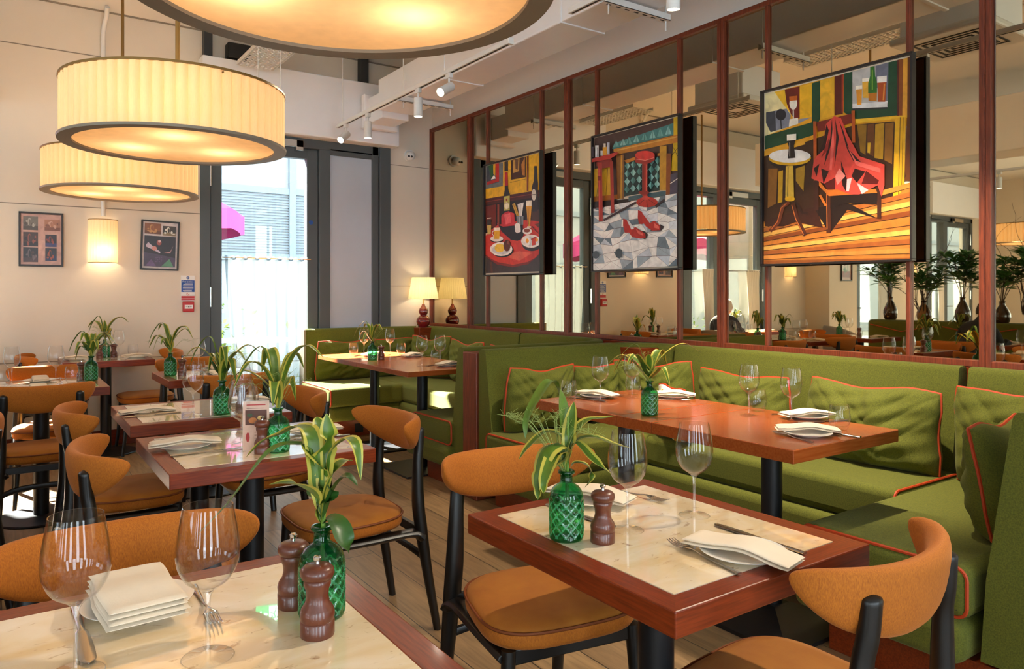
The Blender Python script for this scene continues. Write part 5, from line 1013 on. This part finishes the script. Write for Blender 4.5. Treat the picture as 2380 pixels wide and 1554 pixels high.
# table N
x,y=.430,1.167; k_=.00071*1.0
q=px1(748,1250)
S2=[([q(745,1240),q(728,1060),q(690,1030,.02),q(640,1050,.03),q(600,1065,.03),q(554,1106,.04)],.014),
([q(745,1240),q(735,1090),q(690,1065),q(640,1075,-.03),q(560,1180,-.05),q(487,1255,-.06)],.009,'thin'),
([q(748,1200),q(752,1090),q(762,1040),q(759,993)],.016),
([q(748,1220),q(760,1100),q(800,1055),q(832,1062,-.02),q(846,1135,-.03)],.013),
([q(745,1245),q(735,1190),q(710,1150,-.03),q(680,1140,-.04),q(645,1142,-.04)],.016),
([q(748,1230),q(735,1100),q(705,1045,.03),q(665,1030,.04)],.015),
([q(752,1240),q(770,1180),q(800,1140),q(830,1160)],.016,'oval'),
([q(746,1235),q(735,1200),q(735,1170),q(742,1140)],.018,'oval'),
([q(752,1235),q(765,1200),q(768,1170),q(760,1140)],.016,'oval'),
([q(750,1248),q(768,1236),q(790,1250,-.01),q(806,1278,-.02),q(815,1305,-.02)],.019,'oval'),
([q(748,1200),q(742,1110),q(715,1070),q(700,1060)],.014),
([q(748,1210),q(744,1100,.02),q(730,1030,.03),q(722,1010,.04)],.013),
([q(750,1200),q(775,1130),q(790,1110,.02),q(808,1115,.04)],.012)]
vase(x,y,'green diamond-cut bottle vase between two pepper mills')
sprig(x,y,'dracaena sprig with oval leaves and a long drooping blade between two pepper mills',S2,None,seed=9)
mill(.404,1.230,'dark wooden pepper mill behind the green bottle on the two-mill table')
mill(.400,1.105,'dark wooden pepper mill in front of the green bottle on the two-mill table')
wine(.085,1.18,'large empty wine glass nearest the square napkin on the two-mill table')
wine(.245,1.125,'large empty wine glass between the square napkin and the mills')
plate(.189,1.375,'cream side plate under the square napkin on the two-mill table')
napk(.182,1.355,1.62,'thick folded square cream napkin on the two-mill table',ZT+.0135,'b')
knife(.102,1.31,-PI/2,'steel knife lying behind a wine glass stem on the two-mill table')
fork(.280,1.31,-1.6,'steel fork beyond the wine glass on the two-mill table')
# table T2
setting(.515,2.695,-.12,'on the menu-card table, side away from the booths',flip=-1,kn=False); knife(.56,2.572,0,'steel knife on the menu-card table, side away from the booths')
setting(.955,2.70,-.12,'on the menu-card table, booth side',flip=-1,fk=False); fork(.91,2.60,PI-.1,'steel fork on the menu-card table, booth side')
vase(.755,2.455,'green bottle vase half hidden by grass behind the menu card'); auto_sprig(.755,2.455,'dracaena sprig with grassy heads by the menu card',31,h=.31,nl=8,sp=.15)
mill(.705,2.46,'dark wooden pepper mill next to the menu card')
wine(.69,2.64,'empty wine glass by the menu card, further of two'); wine(.665,2.56,'empty wine glass by the menu card, nearer of two')
t=thing('menu_card','tall pink menu card with a food photo standing on a marble table','card',(.700,2.515,ZT),rz=-.35)
M().box(-.042,.042,-.0008,.0008,0,.165).obj('card','print_pink' if 'print_pink' in MATS else 'linen',t,smooth=False)
colour_panel('printed_face',[('e2b8a0',R_(-.041,.001,.041,.164)),('5a2c14',R_(-.034,.085,.034,.135)),('c8742c',E_(-.01,.10,.014,.010)),('e8c070',E_(.014,.108,.010,.008)),('3a4a20',E_(-.02,.118,.009,.006)),('d8a050',E_(.022,.095,.007,.006)),('b8302a',E_(-.026,.045,.006,.016)),('b8302a',R_(-.030,.150,.030,.154)),('8a5a4c',R_(-.030,.140,.024,.142)),('8a5a4c',R_(-.005,.060,.034,.062)),('8a5a4c',R_(-.005,.050,.030,.052)),('8a5a4c',R_(-.005,.040,.034,.042))],t,'xz',-.001)
# table T3
setting(.53,3.60,.05,'one table behind the menu card, side away from the booths',pl=False,flip=-1)
setting(.95,3.62,-.05,'one table behind the menu card, booth side',kn=False)
vase(.79,3.36,'green bottle vase on the table behind the menu card'); auto_sprig(.79,3.36,'broad yellow-green dracaena sprig on the table behind the menu card',32,h=.30,nl=9,sp=.15,ovals=3)
mill(.87,3.35,'dark wooden pepper mill on the table behind the menu card')
wine(.68,3.40,'empty wine glass behind the green bottle, table behind the menu card'); wine(.86,3.20+.12,'empty wine glass close to the booth side, table behind the menu card'); tumb(.93,3.45,'empty tumbler on the table behind the menu card')
# table T4
vase(.885,5.10,'green bottle vase on the table by the glass door'); auto_sprig(.885,5.10,'dracaena sprig with thin arching blades on the table by the glass door',33,h=.30,nl=8,sp=.13)
mill(.945,5.05,'dark wooden pepper mill on the table by the glass door')
wine(1.09,5.28,'empty wine glass on the far edge of the table by the glass door'); wine(1.24,5.05,'empty wine glass in the middle of the table by the glass door'); tumb(1.35,5.20,'empty tumbler on the table by the glass door, booth side'); tumb(1.03,4.98,'empty tumbler beside the mill on the table by the glass door')
setting(1.12,4.92,PI/2,'on the near side of the table by the glass door',pl=True); setting(1.20,5.32,PI/2,'on the far side of the table by the glass door',kn=False,fk=False)
# table T5
vase(.70,6.88,'green bottle vase on the table against the back wall'); auto_sprig(.70,6.86,'spidery dracaena sprig on the table against the back wall',34,h=.30,nl=8,sp=.18)
mill(.76,6.84,'dark wooden pepper mill nearer the lamp on the wall table'); mill(.655,6.80,'dark wooden pepper mill behind the wine glass on the wall table')
wine(.70,6.74,'empty wine glass on the wall table, nearer of two'); wine(.79,6.78,'empty wine glass on the wall table, further of two'); tumb(.91,6.90,'empty tumbler beside the napkin on the wall table')
setting(.91,6.70,0,'on the door side of the wall table',kn=False,fk=False); setting(.48,6.72,0,'on the far side of the wall table',kn=False,fk=False)
# table T6
vase(.445,5.10,'green bottle vase on the table below the collage pictures'); auto_sprig(.445,5.10,'glossy dark-leaved dracaena sprig on the table below the collage pictures',35,h=.26,nl=8,sp=.12,ovals=5)
mill(.40,5.16,'dark wooden pepper mill on the table below the collage pictures')
wine(.05,5.10,'empty wine glass nearest the wall chair, table below the collage pictures'); wine(.262,5.05,'empty wine glass in the middle of the table below the collage pictures'); tumb(.345,5.04,'empty tumbler near the green bottle below the collage pictures'); tumb(.0,5.02,'empty tumbler at the outer end of the table below the collage pictures')
setting(.19,5.20,PI/2,'on the far side of the table below the collages',kn=False); setting(.17,4.86,PI/2,'on the near side of the table below the collages',pl=False)
# booth table W
tumb(2.30,2.835,'empty tumbler at the divider end of the wooden booth table'); wine(2.385,2.70,'empty wine glass at the divider end of the wooden booth table'); wine(2.615,2.72,'empty wine glass beyond the green bottle, nearer the mirror'); tumb(2.70,2.80,'empty tumbler behind the dracaena in the near booth')
vase(2.30,2.285,'green bottle vase at the leaf of the wooden booth table'); auto_sprig(2.30,2.285,'pale dracaena sprig with trailing blades on the wooden booth table',36,h=.27,nl=8,sp=.17)
setting(2.475,2.825,-1.3,'at the divider end of the booth table',flip=-1); setting(2.78,2.60,-.9,'on the mirror side of the wooden booth table')
wine(2.645,2.035,'empty wine glass in front of a tumbler, near booth table'); tumb(2.775,2.09,'empty tumbler behind a wine glass, near booth table'); wine(2.655,1.835,'empty wine glass between the two napkins, near booth table'); tumb(2.655,1.625,'empty tumbler at the open end of the near booth table')
setting(2.79,1.855,-.36,'mirror side, open end of the booth table',flip=-1)
plate(2.45,1.625,'cream side plate under the napkin at the open end of the booth table'); napk(2.48,1.645,-.81,'folded cream napkin at the open end of the near booth table',ZT+.0135)
fork(2.362,1.63,1.36,'steel fork at the open end of the near booth table'); knife(2.556,1.60,1.62,'steel knife at the open end of the near booth table')
# booth table B
tumb(2.50,6.02,'empty tumbler at the sunlit corner of the far booth table'); wine(2.545,5.90,'empty wine glass at the sunlit end of the far booth table'); wine(2.74,5.80,'empty wine glass beyond the green bottle, far booth table'); tumb(2.82,5.75,'empty tumbler in the sun, far booth table')
vase(2.40,5.40,'green bottle vase on the far booth table'); auto_sprig(2.40,5.40,'feathery grass and dracaena sprig on the far booth table',37,h=.27,nl=7,sp=.11); mill(2.475,5.40,'dark wooden pepper mill on the far booth table')
setting(2.56,5.75,.5,'in the sun on the far booth table'); setting(2.80,5.50,.5,'mirror side of the far booth table')
wine(2.50,4.76,'empty wine glass in front, divider end of the far booth table'); wine(2.625,4.72,'empty wine glass second, divider end of the far booth table'); tumb(2.72,4.95,'empty tumbler between two glasses, far booth table'); setting(2.66,4.66,.4,'divider end of the far booth table')
# ================================================================ the far side of the room, seen in the mirror
def fern_vase(x,y,label,seed,z=.96,kind='amber_glass',h=.30):
    t=thing('leafy_vase',label,'vase',(x,y,z)); k=h/.30
    M().lathe([(0,0),(.06,0),(.075,.02),(.085,.08),(.082,.13),(.055,.20),(.03,.25),(.03,.29),(.037,.30),(.026,.30)],28).obj('glass_body',kind,t,scale=(1,1,k))
    s=thing('rhododendron_branch','leathery leaf spray in the '+label.replace(' on the green banquette',''),'plant',(x,y,z+.02)); rn=random.Random(seed); m=M(); b=M()
    for i in range(9):
        a=rn.uniform(0,2*PI); l=rn.uniform(.25,.62); sp=rn.uniform(.08,.30); P=spline([(0,0,.1),(cos(a)*.02,sin(a)*.02,h),(cos(a)*sp*.6,sin(a)*sp*.6,h+l*.5),(cos(a)*sp,sin(a)*sp,h+l*.8)],4); b.tube(P,.004,5)
        for j in (7,9,11,12,13):
            j=min(j,len(P)-1)
            for q in range(7):
                a2=rn.uniform(0,2*PI); p=Vector(P[j]); d=Vector((cos(a2),sin(a2),rn.uniform(-.1,.8))).normalized(); L=rn.uniform(.13,.20)
                sd=d.cross(Vector((0,0,1))).normalized()*.024; m.add([p,p+d*L*.5+sd,p+d*L-Vector((0,0,.02)),p+d*L*.5-sd],[(0,1,2,3)])
    m.obj('foliage','leaf_deep',s,smooth=False); b.obj('stem','bark',s)
    return t
def willow(x,y,label,seed,z=.96):
    t=thing('twisted_willow',label,'branch',(x,y,z)); rn=random.Random(seed); m=M()
    for i in range(9):
        p=Vector((0,0,.1)); P=[p.copy()]; d=Vector((rn.uniform(-.4,.4),rn.uniform(-.4,.4),1.6))
        for k in range(18):
            d+=Vector((rn.uniform(-.7,.7),rn.uniform(-.7,.7),rn.uniform(-.35,.4))); d.z=max(d.z,-.2); p=p+d.normalized()*.075; P.append(p.copy())
        m.tube(spline(P,2),[.005*(1-k/50) for k in range(37)],4)
    m.obj('twigs','bark',t); return t
# back-to-back banquette with the row of vases
b=thing('banquette','green velvet banquette carrying the row of leafy vases, seen in the mirror','banquette seating')
M().box(-2.02,-1.72,.6,5.35,.15,.94).obj('back_pad','green_velvet',b,bev=.04,seg=3)
M().box(-1.74,-1.15,.6,5.35,.2,.45).obj('seat_cushion','green_velvet',b,bev=.04,seg=3); M().box(-1.98,-1.25,.65,5.3,0,.2).obj('plinth','redwood_y',b,smooth=False)
m=M()
for y in (4.5,3.6,2.7,1.8): m.tube([(-1.712,y,.88),(-1.708,y+.4,.80),(-1.712,y+.8,.88)],.006,6)
m.obj('piping','piping',b)
VN=['nearest the doors','second from the doors','third from the doors','fourth from the doors','in the middle of the row','sixth from the doors','seventh from the doors','last but one','farthest from the doors']
for k,nm in enumerate(VN):
    y=5.12-k*.44; mt=('amber_glass','smoke_glass','amber_glass')[k%3]
    fern_vase(-1.87+.03*(k%2),y,('tall dark glass vase ','dark glass vase ')[k%2]+nm+' on the green banquette',40+k,.94,mt,.30-.05*(k%2))
for k,(y,l) in enumerate(((4.75,'bare twisted willow twigs rising between the first leafy vases'),(3.6,'bare twisted willow twigs above the middle of the vase row'),(2.45,'bare twisted willow twigs above the far end of the vase row'))):
    willow(-1.87,y,l,60+k,.94)
# tables on that side
MT=[('Ra',-.87,4.95,'marble table by the leafy vases, nearest the doors'),('Rb',-.90,3.58,'marble table by the leafy vases, before the person in black'),('Rc',-.80,2.65,'marble table by the leafy vases, third from the doors'),('Rd',-1.02,6.62,'marble table set before the door between the wall lamps'),('Re',-3.1,5.2,'marble table across the room beyond the vases'),('Rf',-.95,1.45,'marble table by the leafy vases, farthest from the doors')]
for n,x,y,l in MT:
    make_table(.65,.65,'marble',l,x,y,'round')
    s=l.replace('marble table ','')
    for k,(dx,dy) in enumerate(((-.1,.2),(.12,.12))): wine(x+dx,y+dy,('wine glass farther from the vases, table ' if k else 'wine glass nearer the vases, table ')+s)
    tumb(x+.2,y-.1,'empty tumbler on the table '+s); napk(x-.15,y-.15,.3,'folded cream napkin on the table '+s)
    if n in('Ra','Rc','Rf'): mill(x+.02,y,'dark wooden pepper mill on the table '+s)
    if n in('Ra','Rb','Rd','Rc'): vase(x+.05,y+.24,'green bottle vase on the table '+s); auto_sprig(x+.05,y+.24,'dracaena sprig on the table '+s,70+len(s)+int(x*10),h=.27,nl=7,sp=.13,grass=False)
for (x,y,h,l) in ((-.42,4.95,PI/2,'amber chair with its back to the mirrored tables, nearest the doors'),(-.38,2.60,PI/2,'amber chair with its back to the third mirrored table'),(-.42,1.45,PI/2,'amber chair at the farthest mirrored table'),(-.87,5.42,PI,'amber chair between two mirrored tables near the doors'),(-2.7,5.2,PI/2,'amber chair at the mirrored table beyond the vases'),(-.95,.9,0,'amber chair at the open end of the mirrored row')):
    dup(ch0,(x,y,0),h,l)
def tub(x,y,rz,label):
    t=thing('tub_chair',label,'chair',(x,y,0),rz)
    def fn(u,v):
        a=PI*(-.08+1.16*u)+PI; k=v*2*PI; top=.80-.12*abs(2*u-1)**2.5; zc=.42+(top-.42)/2; hh=(top-.42)/2
        r=.29+.022*cos(k); return (r*cos(a),r*sin(a)*.95,zc+hh*(abs(sin(k))**.6)*(1 if sin(k)>0 else -1))
    M().grid(fn,30,16,cv=True,capu=True).obj('backrest','taupe',t,ang=80)
    M().lathe([(0,.40),(.26,.40),(.27,.42),(.27,.47),(.25,.49),(0,.49)],30).obj('seat','taupe',t)
    m=M()
    for k in range(9):
        a=PI+PI*k/8; m.tube([(.29*cos(a),.275*sin(a),.20),(.30*cos(a),.285*sin(a),.5)],.006,6)
    m.obj('cane_side','rattan',t)
    for a in (.8,2.34,3.94,5.5): M().tube([(.24*cos(a),.24*sin(a),0),(.20*cos(a),.20*sin(a),.40)],.015,8).obj('leg','black_wood',t)
    return t
tub(-.31,6.58,1.25,'taupe tub chair holding the grey-haired person by the second door')
tub(-2.75,6.3,2.2,'taupe tub chair near the wall lamp beyond the second door')
def person(x,y,rz,label,hair,top,hairm,lean=.1,arms='table',scale=1):
    t=thing('person',label,'person',(x,y,0),rz); t.scale=(.93,.93,.93)
    # joints (facing +y, seated): pelvis, spine, neck, head; skinned chains
    me=bpy.data.meshes.new('body'); V=[];E=[];R=[]
    def add(p,r,parent=None):
        V.append(p); R.append(r)
        if parent is not None: E.append((parent,len(V)-1))
        return len(V)-1
    pe=add((0,0,.56),(.16,.12)); w1=add((0,.02+lean*.2,.70),(.145,.11),pe); c1=add((0,.04+lean*.6,.86),(.155,.11),w1); c2=add((0,.03+lean,.97),(.13,.09),c1); n1=add((0,.03+lean*1.2,1.06),(.055,.055),c2); 
    hd0=add((0,.05+lean*1.4,1.12),(.06,.07),n1)
    for s in (-1,1):
        sh=add((s*.13,.03+lean,.985),(.068,.065),c2); s2=add((s*.175,.04+lean,.95),(.056,.058),sh); el=add((s*.215,.12+lean,.76),(.048,.048),s2); f=add((s*.18,.30+lean,.835),(.040,.036),el); wr=add((s*.10,.38+lean,.85),(.028,.025),f)
        hp=add((s*.10,.04,.54),(.10,.095),pe); kn=add((s*.14,.42,.52),(.075,.075),hp); k2=add((s*.14,.47,.46),(.065,.065),kn); an=add((s*.14,.42,.10),(.045,.045),k2); ft=add((s*.15,.56,.05),(.04,.035),an)
    me.from_pydata(V,E,[]); o=bpy.data.objects.new('body',me); COL.objects.link(o); o.parent=t; me.materials.append(MATS[top])
    sk=o.modifiers.new('skin','SKIN'); 
    for i,r in enumerate(R): me.skin_vertices[0].data[i].radius=r
    me.skin_vertices[0].data[0].use_root=True
    ss=o.modifiers.new('sub','SUBSURF'); ss.levels=2; ss.render_levels=2
    hz=1.17; hy=.07+lean*1.6
    def hf(u,v):
        a=u*2*PI; b=(v-.5)*PI; z=sin(b); c=cos(b); x_=.075*c*cos(a); y_=.095*c*sin(a); 
        if z<0: x_*=1-.28*z*z; y_*=1-.1*z*z
        y2=y_; 
        if y_>0: y2=y_*(.93)+.018*math.exp(-((x_/.012)**2))*math.exp(-((z+.08)/.18)**2)-.010*math.exp(-(((abs(x_)-.03)/.014)**2))*math.exp(-((z-.12)/.12)**2)
        return (x_,y2,.118*z)
    h=M().grid(hf,40,26,cu=True).obj('head','skin',t,loc=(0,hy,hz),rot=(-lean*1.2,0,0),ang=180)
    m=M()
    for s in (-1,1): m.grid(lambda u,v,s=s:(s*(.076+.008*sin(v*PI)),.012*cos(u*2*PI)*sin(v*PI)-.005,.024*-cos(v*PI)*1.0+.004*sin(u*2*PI)),12,8,cu=True)
    m.obj('ear','skin',h)
    for s in (-1,1): M().lathe([(0,-.006),(.006,0),(0,.006)],10).obj('eye','black',h,loc=(s*.028,.080,.018))
    M().tube([(-.02,.082,-.055),(0,.087,-.057),(.02,.082,-.055)],.0035,6).obj('mouth','red_plastic' if False else 'skin',h)
    def hr(u,v):
        a=u*2*PI; b=(v)*PI*.5; lim=.05 if sin(a)<.3 else .62
        bb=lim*PI/2*(1-v)+PI/2*v-(.45*(1-v) if sin(a)<0 else 0); rr=1.07+.02*sin(a*9)*cos(bb*7); cb=cos(bb)**.85 if cos(bb)>0 else 0
        return (.078*rr*cb*cos(a),.098*rr*cb*sin(a)-.005,.119*rr*sin(bb))
    M().grid(hr,40,14,cu=True).obj('hair',hairm,h,ang=180); h.scale=(1.14,1.1,1.06)
    # hands with five fingers, resting on the table
    for s in (-1,1):
        bx,by,bz=s*.09,.40+lean,.85; mh=bpy.data.meshes.new('hand'); V=[(bx,by,bz),(bx-s*.005,by+.04,bz-.002)];E=[(0,1)];R=[(.024,.016),(.030,.014)]
        for k in range(4):
            fx=bx+s*(.028-.018*k); L=(.07,.078,.073,.058)[3-k]; p0=1
            for q in range(3): V.append((fx-s*.006*q,by+.055+L*(.33*q+.2),bz-.002-.010*q)); R.append((.0085-.001*q,)*2); E.append((p0,len(V)-1)); p0=len(V)-1
        p0=0
        for q in range(2): V.append((bx-s*(.035+.014*q),by+.03+.025*q,bz-.004)); R.append((.010-.001*q,)*2); E.append((p0,len(V)-1)); p0=len(V)-1
        mh.from_pydata(V,E,[]); ho=bpy.data.objects.new('hand',mh); COL.objects.link(ho); ho.parent=t; mh.materials.append(MATS['skin']); ho.modifiers.new('skin','SKIN')
        for i,r in enumerate(R): mh.skin_vertices[0].data[i].radius=r
        mh.skin_vertices[0].data[0].use_root=True; q=ho.modifiers.new('s','SUBSURF'); q.levels=1; q.render_levels=1
    return t
person(-.33,6.58,1.25,'seated grey-haired person in a navy jumper with back to the room, by the second door','short','navy','hair_grey',.05)
person(-.36,3.55,PI/2+.1,'seated person in a black jacket leaning over a table by the leafy vases','short','jacket','hair_dark',.22)
dup(ch0,(-.27,3.55,0),PI/2+.1,'amber chair under the seated person in the black jacket')
# ---- soft daylight gathered at the glazed doors and open side
def portal(loc,rot,sx,sy):
    o=light('daylight_portal','AREA',loc,1,(1,1,1),rot,sx,sy); o.data.cycles.is_portal=True
for a,b in DO: portal(((a+b)/2,B+.2,1.4),(-PI/2,0,0),b-a,2.7)
portal((-3,YS,1.83),(PI/2,0,0),13.4,3.6)
for a,b in ((-1.2,.9),(2.4,4.6)): portal((XL-.15,(a+b)/2,1.6),(0,-PI/2,0),2.2,b-a)
